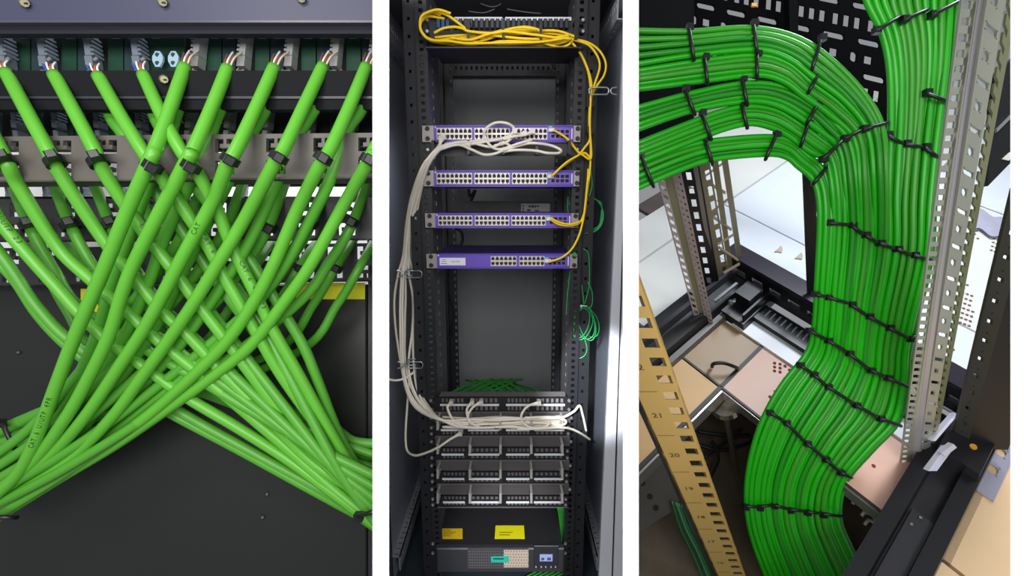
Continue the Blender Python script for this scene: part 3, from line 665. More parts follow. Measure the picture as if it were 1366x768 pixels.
for i, xs in enumerate(cols):
    head = [(x, y, 1.515) for x, y in reversed(tops[i])]
    pts = head + [(x, y, Y - .004 * (i % 3)) for x, y, Y in zip(xs, ys, Yd)] + [(x, y, 1.525 - .006 * (i % 3)) for x, y in ends[i]]
    mcable('patch_cable', pts, 0.0042, WC if i % 3 else mat('cable_cream', (222, 210, 190), 0.5), 'white patch cable hanging down the cabinet left side, %s from the wall' % ORD[i], GW, plugs=(0,) if i in (0, 1, 4) else ())
wl = [
 ([(628, 192), (668, 185), (683, 178), (685, 170), (675, 164), (660, 164), (648, 172), (647, 182), (655, 195), (668, 199), (690, 192), (710, 186)], 'white cable looped above the top switch'),
 ([(585, 200), (610, 193), (628, 199), (645, 206), (660, 205), (672, 200)], 'white cable sagging under the top switch on the left'),
 ([(630, 190), (655, 196), (672, 190), (682, 196)], 'white cable resting between two rings under the top switch'),
 ([(672, 200), (700, 192), (715, 191), (735, 194), (748, 200), (745, 204), (730, 204), (715, 201), (690, 200), (672, 202)], 'white cable folded back at the right under the top switch'),
 ([(711, 175), (700, 180), (685, 182), (672, 186)], 'short white cable plugged into the middle of the top switch'),
 ([(687, 175), (684, 182), (675, 190), (660, 194)], 'white cable plugged beside the loop on the top switch')]
for pp, lab in wl: mcable('patch_cable', [(x, y, 1.50 + .01 * (i % 2)) for i, (x, y) in enumerate(pp)], .0042, WC, lab, 'white cables at the top switch', plugs=(0,) if pp[0][1] < 180 else ())
wl = [
 ([(602, 537), (597, 543), (602, 556), (612, 566), (628, 570), (660, 570)], 'white cable plugged into the first patch panel at far left'),
 ([(630, 536), (623, 545), (624, 556), (628, 562)], 'white cable plugged left of the pair in the first patch panel'),
 ([(642, 536), (632, 542), (625, 552), (626, 562), (640, 570)], 'white cable plugged right of the pair in the first patch panel'),
 ([(719, 537), (705, 541), (696, 552), (697, 562), (708, 570), (725, 570), (734, 564)], 'white cable looping from the right plug of the first patch panel'),
 ([(614, 578), (600, 586), (585, 596), (565, 605, 1.53), (552, 607, 1.56), (543, 600, 1.6), (541, 580, 1.62), (543, 545, 1.63), (546, 510, 1.63)], 'white cable curling out left from below the second patch panel'),
 ([(720, 558), (748, 557), (765, 549, 1.53), (773, 541, 1.54), (777, 552, 1.56), (782, 575, 1.6)], 'white cable bent into a point beyond the right rail'),
 ([(720, 571), (748, 570), (762, 572, 1.53), (775, 578, 1.56), (787, 586, 1.62)], 'white cable running down to the right side panel'),
 ([(690, 572), (730, 571), (752, 566), (753, 560), (735, 556), (700, 557)], 'white cable folded round the right end of the bundle'),
 ([(518, 506, 1.6), (530, 507, 1.62), (543, 503, 1.63), (553, 495, 1.63)], 'short white cable crossing left below the lower wire ring')]
for pp, lab in wl: mcable('patch_cable', [(p[0], p[1], p[2] if len(p) > 2 else 1.505) for p in pp], .0042, WC, lab, 'white cables at the lower patch panels', plugs=(0,) if 'plug' in lab or 'curling' in lab else ())
for i in range(5):
    y = 556 + i * 3.4; mcable('patch_cable', [(590, y + (i % 2) * 3, 1.54), (628, y + 2 - (i % 3), 1.535), (668, y - (i % 2) * 3, 1.54), (708, y + 2, 1.535), (748, y - 1 + (i % 3), 1.54)], .0042, WC if i % 2 else mat('cable_cream', (1, 1, 1)), 'white cable lying straight in the lower bundle', 'straight white cables in the lower bundle')
# yellow fibre cords
YC = mat('cord_yellow', (255, 216, 26), 0.45)
GY = 'yellow fibre cords in the top tray'
yl = [
 [(601, 18), (583, 13), (564, 20), (560, 32), (563, 44), (574, 53), (600, 55), (625, 58), (670, 57), (720, 56), (760, 50)],
 [(593, 25), (583, 23), (571, 22), (562, 29), (561, 38), (566, 47), (576, 54), (600, 52), (625, 50), (670, 47), (720, 44), (760, 48)],
 [(588, 20), (575, 17), (563, 24), (560, 35), (565, 47), (580, 54), (610, 58), (660, 60), (715, 58), (755, 55), (763, 50)],
 [(564, 19), (578, 15), (596, 20), (617, 35), (627, 42), (672, 49), (720, 52), (760, 47)],
 [(579, 44), (591, 38), (606, 36), (617, 38), (627, 42), (660, 44), (690, 37), (717, 39)],
 [(580, 50), (600, 48), (627, 47), (650, 52), (672, 44), (690, 40), (720, 42), (745, 42), (762, 48)],
 [(582, 54), (610, 56), (640, 55), (672, 45), (700, 42), (740, 41), (762, 47), (770, 50)],
 [(590, 57), (627, 56), (650, 58), (672, 55), (720, 57), (745, 63), (758, 60), (765, 52)],
 [(600, 50), (627, 53), (650, 46), (672, 42), (710, 46), (740, 50), (762, 52)],
 [(630, 42), (650, 45), (672, 40), (700, 36), (720, 40)],
 [(570, 20), (562, 28), (561, 40), (568, 50), (585, 57), (627, 60), (672, 58), (720, 60), (745, 58), (760, 54)]]
for i, pp in enumerate(yl): mcable('fibre_cable', [(x, y, 1.515 + .012 * ((i * 7) % 4) - .004) for x, y in pp], .0038, YC, 'yellow fibre cord lying looped in the tray of the fibre panel' , GY)
yr = [
 ([(765, 52), (785, 57), (800, 68), (808, 84), (806, 100), (796, 115), (789, 130), (787, 160), (788, 200), (787, 228), (784, 250), (780, 285)], 'outermost yellow cord arching out through the wire ring at right'),
 ([(765, 53), (785, 60), (797, 75), (800, 90), (794, 110), (788, 130), (786, 160), (787, 185), (779, 198), (772, 207)], 'yellow cord arching inside the outermost one at right'),
 ([(764, 58), (775, 72), (784, 92), (789, 112), (788, 135), (787, 170), (789, 206), (786, 212), (778, 207), (770, 201), (760, 188), (750, 180), (738, 173)], 'yellow cord running down to the top switch'),
 ([(763, 56), (776, 75), (785, 98), (788, 125), (786, 165), (788, 190), (788, 209), (780, 204), (770, 208), (752, 221), (735, 235)], 'yellow cord running down to the second switch'),
 ([(773, 205), (762, 192), (752, 181), (740, 174)], 'second strand of the yellow cord at the top switch'),
 ([(772, 207), (755, 217), (737, 234)], 'second strand of the yellow cord at the second switch'),
 ([(735, 293), (745, 299), (760, 301), (773, 297), (779, 285), (782, 268), (785, 225)], 'yellow cord to the third switch'),
 ([(732, 349), (748, 344), (762, 333), (772, 315), (778, 293), (781, 270), (784, 240)], 'yellow cord to the lowest switch'),
 ([(734, 291), (748, 297), (762, 299), (774, 295)], 'second strand of the yellow cord at the third switch')]
for i, (pp, lab) in enumerate(yr): mcable('fibre_cable', [(x, y, 1.53 - .003 * (i % 3)) for x, y in pp], .0034, YC, lab, 'yellow cords down the right side', plugs=())
for i, (px, py) in enumerate([(737, 173), (736, 235), (734, 292), (732, 348)]):
    q = M(px, py, 1.545); o = build('fibre_plug', MB().chamfer(q - Vec((.012, 0, .006)), (.02, 0, 0), (0, 0, .012), (0, .02, 0), .002), mat('plug_white', (232, 235, 235), 0.35), None, 'white fibre plug in the %s purple switch' % ['top', 'second', 'third', 'lowest'][i], 'plug', 'fibre plugs')
    build('latch', MB().ob(q + Vec((-.012, .002, .007)), Vec((.012, 0, 0)), Vec((0, .014, 0)), Vec((0, 0, .004))), mat('latch_teal', (120, 190, 190), 0.4), o)
for i, (py0, py1) in enumerate([(134, 143), (170, 178)]):
    q = (M(787, py1, 1.53)); build('cord_clip', MB().ob(q - Vec((.01, .006, 0)), Vec((.02, 0, 0)), Vec((0, .012, 0)), Vec((0, 0, .02))).ob(q + Vec((-.008, .006, .006)), Vec((.004, 0, 0)), Vec((0, .04, 0)), Vec((0, 0, .008))), BLACK, None, 'black strap on the yellow cords, %s' % ['just below the wire ring', 'level with the top switch'][i], 'strap', 'straps on yellow cords')
# green fibre coils at right
GC = mat('fibre_green', (36, 170, 92), 0.4)
for i in range(4):
    pp = [(776 + i, 262), (788, 262 + i), (799 + i, 270), (805 - i, 284), (803 - i, 298), (795, 308 - i * 1.5), (780, 311 - i), (776, 300)]
    mcable('fibre_strand', [(x, y, 1.60 + .006 * i) for x, y in pp], .0016, GC, 'thin green fibre in the upper coil beside the third switch', 'upper green fibre coil', n=6)
for i in range(5):
    a = i * .5; cx = 779 + 4 * math.sin(i * 2.1); pp = []
    lean = (-1) ** i * 7
    for k in range(13):
        t = -math.pi / 2 + TAU * k / 12; pp.append((cx + lean * (1 + math.sin(t)) * .6 + (11 + i % 3) * math.cos(t), 431 + (23 - i) * math.sin(t), 1.585 + .004 * i))
    mcable('fibre_strand', pp, .0017, GC, 'thin green fibre in the lower hanging coil', 'lower green fibre coil', n=6)
for i, (pp, lab) in enumerate([
   ([(778, 332), (784, 336), (786, 348), (786, 380), (780, 405)], 'green fibre arching out beside the lowest switch down to the coil'),
   ([(788, 180), (787, 215), (790, 245), (786, 262)], 'thin green fibre hanging between the wire ring and the upper coil'),
   ([(761, 355), (759, 375), (757, 395), (755, 420)], 'green fibre hanging below the lowest switch'),
   ([(780, 452), (783, 465), (780, 474), (773, 478)], 'green fibre tail curling under the lower coil'),
   ([(776, 380), (778, 395), (779, 408)], 'short green fibre above the knot of the lower coil'),
   ([(784, 376), (790, 390), (789, 408), (780, 410)], 'green fibre bowing right above the lower coil'),
   ([(758, 262, 1.7), (757, 275, 1.7), (758, 283, 1.7)], 'green fibre showing behind the right rail')]):
    mcable('fibre_strand', [(p[0], p[1], p[2] if len(p) > 2 else 1.59) for p in pp], .0017, GC, lab, 'single green fibres', n=6)
loop_tie('cable_tie', M(775, 408, 1.575), M(783, 408, 1.575), .008, .002, mat('tie_white', (215, 225, 220), 0.4), 'white tie knotting the lower green coil', None)
build('fibre_clip', MB().bx(MX(764, 340), MX(767.5, 340), YR - .02, YR, ZF(341), ZF(336)), GC, None, 'small green clip on the right rail above the lowest switch', 'clip')
# wire rings on the cabinet sides
WIRE = mat('zinc_wire', (190, 198, 204), 0.3, 0.7)
def wire_ring(px0, px1, py0, py1, Y, flip, label):
    cx, hw, cy, hh = (px0 + px1) / 2, (px1 - px0) / 2, (py0 + py1) / 2, (py1 - py0) / 2
    pp = [(cx - hw * .8, cy - hh), (cx, cy - hh), (cx + hw * .8, cy - hh), (cx + hw, cy - hh * .5), (cx + hw, cy + hh * .5), (cx + hw * .8, cy + hh), (cx, cy + hh), (cx - hw * .8, cy + hh), (cx - hw, cy + hh * .5), (cx - hw, cy - hh * .5)]
    W = [M(x, y, Y) for x, y in pp]; n = len(W)
    t = empty('wire_ring', M(cx, py1, Y), label, 'cable ring', 'zinc wire rings')
    build('wire_loop', MB().tube(W, .0024, 6, True), WIRE, t, smooth=True)
    build('wire_loop', MB().tube([q + Vec((.004, .02, .004)) for q in W], .0024, 6, True), WIRE, t, smooth=True)
    s = -1 if flip else 1; e = cx + s * hw
    build('wire_hook', MB().tube(spline([M(e + s * 11, cy - hh, Y), M(e + s * 5, cy - hh * .8, Y), M(e + s * 2.5, cy, Y), M(e + s * 5, cy + hh * .8, Y), M(e + s * 11, cy + hh, Y)], 5), .0024, 6), WIRE, t, smooth=True)
wire_ring(540, 563, 361, 370, 1.60, True, 'zinc wire ring holding white cables, upper one at left')
wire_ring(541, 564, 482.5, 491, 1.60, True, 'zinc wire ring holding white cables, lower one at left')
wire_ring(786, 812, 116.5, 126, 1.50, False, 'zinc wire ring with yellow cords at the right')
# black power bar at the rear with sticker, rear black leads
PB = empty('rear_shelf', M(668, 284, 2.15), 'black bar at the cabinet rear with white sticker', 'shelf')
x0, x1, z0, z1 = face(598, 740, 268, 290, 2.14)
build('bar_body', MB().bx(x0, x1, 2.14, 2.19, z0, z1), BLACK, PB)
x0, x1, z0, z1 = face(695, 733.5, 271.5, 283, 2.139)
st = build('sticker', MB().bx(x0, x1, 2.137, 2.1399, z0, z1), mat('sticker_white', (205, 205, 205), 0.5), PB, label='white sticker with small print')
mb = MB()
for (a, b, c, d_) in [(697, 699, 273.5, 275.5), (697, 699, 277, 279), (697, 699, 280, 282), (705, 708, 274, 276.5), (709, 712, 273.5, 277), (713, 715, 273.5, 277), (716, 719, 274, 276), (703, 708, 279, 281.5), (713, 719, 280, 281.8)]:
    p, q, r, s = face(a, b, c, d_, 2.137); mb.bx(p, q, 2.1362, 2.137, r, s)
build('sticker_print', mb, mat('ink_dark', (70, 70, 70), 0.6), st)
BL = mat('lead_black', (24, 24, 28), 0.5)
for i, (pp, lab) in enumerate([
   ([(600, 395, 2.15), (604, 405, 2.15), (606, 420, 2.15), (603, 440, 2.15), (601, 449, 2.15), (597, 452, 2.15)], 'black lead bulging beside the left rear rail'),
   ([(606, 304, 2.1), (615, 309, 2.1), (617, 320, 2.1), (613, 327, 2.1), (600, 328, 2.1)], 'black lead hanging below the third switch at the rear'),
   ([(625, 252, 2.1), (627, 262, 2.1), (634, 254, 2.1), (628, 268, 2.1)], 'black lead hanging behind the second switch'),
   ([(710, 78, 2.2), (711, 83, 2.2), (726, 80, 2.2), (736, 84, 2.2), (741, 92, 2.2)], 'black lead at the rear below the fibre panel')]):
    mcable('power_lead', pp, .006, BL, lab, 'black leads at the rear')
# green cables on top of the first patch panel
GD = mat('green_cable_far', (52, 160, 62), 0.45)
for i in range(9):
    x = 597 + i * 13
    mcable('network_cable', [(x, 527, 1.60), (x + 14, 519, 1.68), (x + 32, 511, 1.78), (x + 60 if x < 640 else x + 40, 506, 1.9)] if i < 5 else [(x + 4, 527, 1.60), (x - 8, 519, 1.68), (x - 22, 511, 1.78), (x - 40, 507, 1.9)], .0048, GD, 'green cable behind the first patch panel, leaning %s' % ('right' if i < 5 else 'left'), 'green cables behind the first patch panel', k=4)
for i in range(7):
    x = 610 + i * 14
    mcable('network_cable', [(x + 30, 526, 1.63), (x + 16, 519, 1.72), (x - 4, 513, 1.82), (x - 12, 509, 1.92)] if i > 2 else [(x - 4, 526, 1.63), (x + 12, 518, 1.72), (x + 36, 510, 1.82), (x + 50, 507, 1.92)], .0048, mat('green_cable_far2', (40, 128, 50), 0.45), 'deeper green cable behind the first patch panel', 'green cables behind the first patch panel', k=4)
for i in range(6):
    x = 744 + i * 2.4
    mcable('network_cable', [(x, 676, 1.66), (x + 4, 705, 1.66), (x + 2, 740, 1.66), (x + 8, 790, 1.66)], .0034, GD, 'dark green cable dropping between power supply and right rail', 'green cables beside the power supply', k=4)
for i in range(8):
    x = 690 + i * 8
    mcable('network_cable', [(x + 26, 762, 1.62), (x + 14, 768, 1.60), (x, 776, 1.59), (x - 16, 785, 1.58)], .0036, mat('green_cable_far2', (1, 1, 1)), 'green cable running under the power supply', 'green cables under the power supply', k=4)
# uninterruptible power supply
UP_ = empty('power_supply', M(668, 762, YR), 'black rack power supply with vented front and yellow labels on top', 'power supply')
x0, x1, z0, z1 = face(583, 752, 729, 759, YR - .03); ztop = z1
build('housing', MB().bx(x0 + .004, x1 - .004, YR - .02, YR + .50, z0, z1 - .004), mat('ups_black', (40, 40, 43), 0.42, var=.1, scale=8), UP_)
build('bezel', MB().chamfer((x0, YR - .042, z0 - .004), (x1 - x0, 0, 0), (0, 0, z1 - z0 + .006), (0, .022, 0), .004), mat('ups_bezel', (52, 53, 58), 0.4), UP_)
xa, xb, za, zb = face(624, 705, 731, 757, YR - .043)
nv = 26; hs = [((i + .2) / nv, (i + .75) / nv, (j + .25) / 7, (j + .75) / 7) for i in range(nv) for j in range(7)]
g = build('vent_grille', MB().perf((xa, YR - .046, za), (xb - xa, 0, 0), (0, 0, zb - za), (0, .003, 0), hs), mat('grille_grey', (96, 96, 100), 0.4, 0.3), UP_)
build('vent_hollow', MB().bx(xa, xb, YR - .0428, YR - .0422, za, zb), BLACK, g)
xa, xb, za, zb = face(672, 705, 733, 756, YR - .046)
lp = MB().perf((xa, YR - .048, za), (xb - xa, 0, 0), (0, 0, zb - za), (0, .002, 0), [((i + .2 + (j % 2) * .3) / 9, (i + .6 + (j % 2) * .3) / 9, (j + .3) / 6, (j + .7) / 6) for i in range(9) for j in range(6)])
build('vent_cover', lp, mat('cover_beige', (186, 170, 156), 0.5), UP_)
xa, xb, za, zb = face(655, 679, 741.5, 749, YR - .048)
bg = build('badge', MB().bx(xa, xb, YR - .051, YR - .048, za, zb), mat('badge_teal', (38, 178, 160), 0.4), UP_, label='teal badge')
p, q, r, s = face(658, 672, 744, 746, YR - .051); build('badge_mark', MB().bx(p, q, YR - .0515, YR - .051, r, s), mat('ink_teal', (16, 90, 84), 0.5), bg)
xa, xb, za, zb = face(712, 745, 727, 757, YR - .043)
cp = build('control_panel', MB().chamfer((xa, YR - .047, za), (xb - xa, 0, 0), (0, 0, zb - za), (0, .006, 0), .002), mat('control_dark', (44, 45, 52), 0.35), UP_)
xa, xb, za, zb = face(720, 737, 739, 748, YR - .047)
sc = build('display', MB().bx(xa, xb, YR - .0485, YR - .047, za, zb), mat('display_lilac', (158, 168, 215), 0.3), cp)
for (a, b) in ((722, 726), (730, 735)):
    p, q, r, s = face(a, b, 743.5, 747, YR - .0485); build('display_segment', MB().bx(p, q, YR - .049, YR - .0485, r, s), mat('display_blue', (60, 80, 150), 0.4), cp)
for a in (715, 722, 728, 735, 741):
    q = M(a, 755.5, YR - .047); build('button', MB().cyl(q, q + Vec((0, -.003, 0)), .003, n=8), mat('btn_grey', (160, 160, 165), .4), cp)
for (a, b, c, d_, mm) in ((586, 617, 705, 718.5, mat('label_amber', (225, 190, 30), 0.5, var=.12, scale=60)), (660, 700, 701, 718.5, YELLOW_LABEL)):
    # labels lie on the flat top: find depth of the top plane under each pixel corner
    def top(px, py):
        r_ = P(px, py, 1) - CAM; k = (ztop - .0035 - CAM.z) / r_.z; return CAM + r_ * k
    A, B, C_, D = top(a, d_), top(b, d_), top(b + (0 if a < 600 else -1), c), top(a + 1, c)
    mb = MB(); up = Vec((0, 0, .0012)); mb.v += [A, B, C_, D, A + up, B + up, C_ + up, D + up]; mb.f += [(3, 2, 1, 0), (4, 5, 6, 7), (0, 1, 5, 4), (1, 2, 6, 5), (2, 3, 7, 6), (3, 0, 4, 7)]
    l = build('top_label', mb, mm, UP_, label='yellow warning label')
    mb = MB()
    for j in range(4 if a < 600 else 2):
        v = .25 + j * .18; s_ = A.lerp(D, v).lerp(B.lerp(C_, v), .15); e_ = A.lerp(D, v).lerp(B.lerp(C_, v), .5 + .1 * (j % 3)); mb.ob(s_ + up, e_ - s_, (D - A) * .05, up * .3)
    build('label_lines', mb, mat('ink_brown', (120, 95, 20), .6), l)
screws(UP_, 577.5, 754, (724.5, 737), YR)

# ================================================================== RIGHT BAY: green trunk bundle dropping through a raised floor
def nz(v): return v.normalized()
VA = nz(Vec((1750-683, -264-384, F))); VB = nz(Vec((50-683, -193-384, F))); VV = nz(Vec((1097-683, 1300-384, F)))
NF = nz(VA.cross(VB)); NF = NF if NF.z > 0 else -NF
CF = 1.75
def ray(px, py): return Vec(((px-683)/F, (py-384)/F, 1))
def FLc(px, py, h=0.0):                    # floor-parallel plane at height h, camera axes
    r = ray(px, py); return r * ((CF - h * NF.dot(VV)) / NF.dot(r))
O_ = FLc(975, 266)
def c2w(v): return cw(v.x, v.y, v.z)
def R(a, b, h=0.0): return c2w(O_ + VA * a + VB * b - VV * h)
DA, DB, DH = R(1, 0) - R(0, 0), R(0, 1) - R(0, 0), R(0, 0, 1) - R(0, 0)
def RF(px, py, h=0.0): return c2w(FLc(px, py, h))
def ab(px, py, h=0.0):
    q = FLc(px, py, h) - O_ + VV * h; g = VA.dot(VB); x, y = q.dot(VA), q.dot(VB); k = 1 - g * g
    return (x - g * y) / k, (y - g * x) / k
def abh_box(mb, a0, a1, b0, b1, h0, h1): return mb.ob(R(a0, b0, h0), DA*(a1-a0), DB*(b1-b0), DH*(h1-h0))
# ---- floor tiles, each its own slab, clipped against the partition
CREAM_COOL_LIT = mat('floor_tile_cream_cool_lit', (226, 232, 242), 0.45, var=0.06, scale=5)  # bluish tint paints the cool light of the far floor
BEIGE_WARM_LIT = mat('floor_tile_beige_warm_lit', (214, 184, 146), 0.45, var=0.1, scale=4)  # beige paints the warm light of the near floor into these tiles
CREAM2 = mat('floor_tile_cream_cool_lit2', (226, 226, 222), 0.45, var=0.07, scale=4)
fl = empty('floor', R(0.4, -1.0), None, None, None, 'structure'); 
build('floor_bed', abh_box(MB(), -0.5, 6.2, -2.6, 0.4, -0.06, -0.03), mat('floor_joint', (92, 84, 78), 0.8), fl)
build('floor_bed', abh_box(MB(), -2.2, -0.5, -2.6, -1.62, -0.06, -0.03), mat('floor_joint', (1, 1, 1)), fl)
build('floor_bed', abh_box(MB(), -1.3, -0.5, -0.36, 0.25, -0.06, -0.03), mat('floor_joint', (1, 1, 1)), fl)
def clip(poly, f):
    out = []
    for i in range(len(poly)):
        p, q = poly[i], poly[(i+1) % len(poly)]; fp, fq = f(p), f(q)
        if fp >= 0: out.append(p)
        if fp * fq < 0: out.append((p[0] + (q[0]-p[0]) * fp/(fp-fq), p[1] + (q[1]-p[1]) * fp/(fp-fq)))
    return out
def tile(a0, a1, b0, b1, m, par, name='floor_tile', h0=-0.03, h1=0.0, minpx=847):
    def f(p):
        v = O_ + VA * p[0] + VB * p[1]; return v.x - (minpx-683)/F * v.z
    poly = clip([(a0, b0), (a1, b0), (a1, b1), (a0, b1)], f)
    poly = clip(poly, lambda p: (O_ + VA * p[0] + VB * p[1]).z - 1.0) if poly else poly
    if len(poly) < 3: return
    n = len(poly); mb = MB(); mb.v = [R(p[0], p[1], h1) for p in poly] + [R(p[0], p[1], h0) for p in poly]
    mb.f = [tuple(range(n)), tuple(range(2*n-1, n-1, -1))] + [(i, n+i, n+(i+1) % n, (i+1) % n) for i in range(n)]
    return build(name, mb, m, par)
SA, SB, jt = 1.2, 0.76, 0.007
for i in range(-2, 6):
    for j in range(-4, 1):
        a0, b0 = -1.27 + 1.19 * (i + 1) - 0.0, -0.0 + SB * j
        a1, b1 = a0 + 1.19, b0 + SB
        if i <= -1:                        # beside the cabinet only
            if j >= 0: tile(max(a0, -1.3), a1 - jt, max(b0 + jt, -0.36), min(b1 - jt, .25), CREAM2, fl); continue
            if b1 <= -1.5: tile(a0 + jt, a1 - jt, b0 + jt, min(b1 - jt, -1.6), BEIGE_WARM_LIT, fl); continue
            if i == -1 and b0 < -1.5: tile(a0 + jt, a1 - jt, b0 + jt, -1.625, BEIGE_WARM_LIT, fl)
            if i == -1: tile(-0.54, a1 - jt, b0 + jt, b1 - jt, CREAM_COOL_LIT, fl); 
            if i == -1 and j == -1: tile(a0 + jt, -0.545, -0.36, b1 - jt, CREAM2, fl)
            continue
        tile(a0 + jt, a1 - jt, b0 + jt, b1 - jt, CREAM_COOL_LIT if (i + j) % 2 else CREAM2, fl)
# brown perforation dots on the tiles at the right
def dots(par_name, pts, m, par):
    mb = MB()
    for (px, py) in pts:
        q = RF(px, py, 0.0015); mb.cyl(q - DH * .003, q + DH * .0005, 0.0075, n=7)
    return build(par_name, mb, m, par, kind='stuff')
DOT = mat('perforation_brown', (120, 84, 78), 0.8)
dots('tile_perforations', [(1284 + i * 6.0 - j * 1.6, 390 + j * 6.3 + i * 2.2) for i in range(4) for j in range(7) if not (i == 3 and j < 3)], DOT, fl)
dots('tile_perforations', [(1260 + i * 6 - j * 1.5, 498 + j * 7 + i * 2.5) for i in range(4) for j in range(4)], DOT, fl)
dots('tile_perforations', [(1326 + i * 5 - j * 1.3, 318 + j * 5.2 + i * 2) for i in range(4) for j in range(4)] + [(1300, 312), (1304, 318), (1302, 308), (1285, 384), (1290, 380), (1321, 376), (1325, 372), (1271, 466), (1267, 470)], DOT, fl)
# fallen leaf scraps on the pale floor
for i, (px, py) in enumerate([(1039, 333), (1066, 342)]):
    pts = [RF(px + dx, py + dy, .004) for dx, dy in ((-6, 3), (-1, -1), (3, -5), (5, -1), (4, 4), (-1, 3))]
    mb = MB(); mb.v = pts + [p + DH * .004 for p in pts]; mb.f = [(5, 4, 3, 2, 1, 0), (6, 7, 8, 9, 10, 11)] + [(k, (k+1) % 6, 6 + (k+1) % 6, 6 + k) for k in range(6)]
    build('paper_scrap', mb, mat('scrap_brown', (196, 176, 160), .8), None, 'small brownish scrap on the pale floor tile, %s one' % ('left' if i == 0 else 'right'), 'scrap')
# clear plastic bag on the floor
mb = MB(); n = 9
for i in range(n):
    for j in range(n):
        px = 1303 + 36 * i / (n-1) - 8 * j/(n-1) * .3; py = 278 + 14 * i/(n-1) + 26 * j/(n-1) - 6 * math.sin(i) * .4
        mb.v.append(RF(px, py, .012 + .02 * random.random() * math.sin(math.pi * i/(n-1)) * math.sin(math.pi * j/(n-1)) + .01))
mb.f = [(i*n+j, i*n+j+1, (i+1)*n+j+1, (i+1)*n+j) for i in range(n-1) for j in range(n-1)]
k = len(mb.v); mb.v += [v - DH * .012 for v in mb.v]; mb.f += [tuple(k + q for q in reversed(f)) for f in mb.f]
build('plastic_bag', mb, mat('bag_lilac', (178, 176, 196), 0.15, var=.15, scale=14), None, 'crumpled lilac grey plastic bag on the cream tile', 'bag', smooth=True)
# ---- raised tiles inside the cabinet
ti = empty('raised_floor', R(-1.1, -0.9), None, None, None, 'structure'); ti.name = 'floor_raised'; WP[ti.name] = R(-1.1, -0.9)
def rtile(a0, a1, b0, b1, m): 
    t = tile(a0, a1, b0, b1, m, ti, 'raised_tile', -0.035, 0.0)
    for (aa, bb, da, db) in ((a0, b0, a1-a0, 0.008), (a0, b0, 0.008, b1-b0)):
        pass
    return t
rtile(-1.262, -0.93, -0.752, -0.56, mat('tile_brown', (150, 122, 86), 0.4, var=.22, scale=5))
rtile(-1.262, -0.93, -1.46, -0.768, mat('tile_pink', (214, 172, 154), 0.45, var=.12, scale=5))
rtile(-1.95, -1.278, -0.752, -0.50, mat('tile_ochre', (198, 158, 104), 0.45, var=.15, scale=5))
def strip(a0, a1, b0, b1, h0, h1, m, name='tile_edge'): build(name, abh_box(MB(), a0, a1, b0, b1, h0, h1), m, ti)
EDGE = mat('tile_edge_dark', (40, 36, 34), 0.5)
strip(-1.272, -1.262, -1.46, -0.56, -.05, 0.003, EDGE); strip(-1.95, -1.262, -0.768, -0.752, -.05, .003, EDGE); strip(-1.262, -0.93, -0.768, -0.752, -.03, .003, EDGE)
strip(-1.95, -1.272, -0.776, -0.768, -.06, -.004, mat('edge_bright', (150, 146, 140), .3, .6)); strip(-1.280, -1.272, -1.46, -0.776, -.06, -.004, mat('edge_bright', (1, 1, 1)))
dots('tile_perforations', [(1033 + i * 7.3, 484 + j * 5.2 + i * 1.4) for i in range(2) for j in range(3)] + [(1047, 488), (1053, 493), (1027, 529), (1033, 527), (1034, 522), (1033, 534), (1154, 610), (1165, 621)], mat('perforation_red', (120, 52, 40), .8), ti)
# subfloor below the opening
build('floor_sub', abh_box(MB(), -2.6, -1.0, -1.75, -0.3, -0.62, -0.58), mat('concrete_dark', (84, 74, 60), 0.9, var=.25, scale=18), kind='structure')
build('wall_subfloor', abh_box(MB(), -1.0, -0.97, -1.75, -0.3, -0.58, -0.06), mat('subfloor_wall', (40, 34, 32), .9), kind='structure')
# pedestal with chrome head
PD = empty('floor_pedestal', RF(960, 540, -.30), 'chrome floor pedestal under the tile corner', 'pedestal')
pc = ab(962, 517); pa, pb = pc[0] - .03, pc[1] - .03
build('pedestal_head', MB().cyl(R(pa, pb, -.062), R(pa, pb, -.085), .055, .06, 20), mat('pedestal_chrome', (190, 182, 170), .2, .9), PD)
build('pedestal_cup', MB().cyl(R(pa, pb, -.085), R(pa, pb, -.12), .045, .03, 20), mat('pedestal_chrome', (1, 1, 1)), PD)
build('pedestal_rod', MB().cyl(R(pa, pb, -.12), R(pa, pb, -.58), .014, .014, 10), mat('pedestal_chrome', (1, 1, 1)), PD)
W = spline([RF(950, 489, .01), RF(952, 485, .05), RF(965, 484, .06), RF(980, 489, .04), RF(984, 492, .005)], 6)
build('cable_offcut', MB().tube(W, .008, 8), BLACK, None, 'black cable tie offcut arching over the brown tile', 'cable tie', smooth=True)
# thin dark cables lying in the subfloor
for i, pp in enumerate([[(925, 590), (960, 600), (1000, 590), (1010, 575)], [(940, 610), (975, 585), (1000, 580)], [(945, 640), (958, 610), (950, 588)], [(930, 575), (970, 580), (990, 572)]]):
    build('subfloor_cable', MB().tube(spline([RF(x, y, -.5 + .04 * i) for x, y in pp], 6), .009, 7), mat('lead_black', (1, 1, 1)), None, 'dark cable lying in the floor opening beside the bundle', 'cable', 'dark cables in the floor opening', smooth=True)
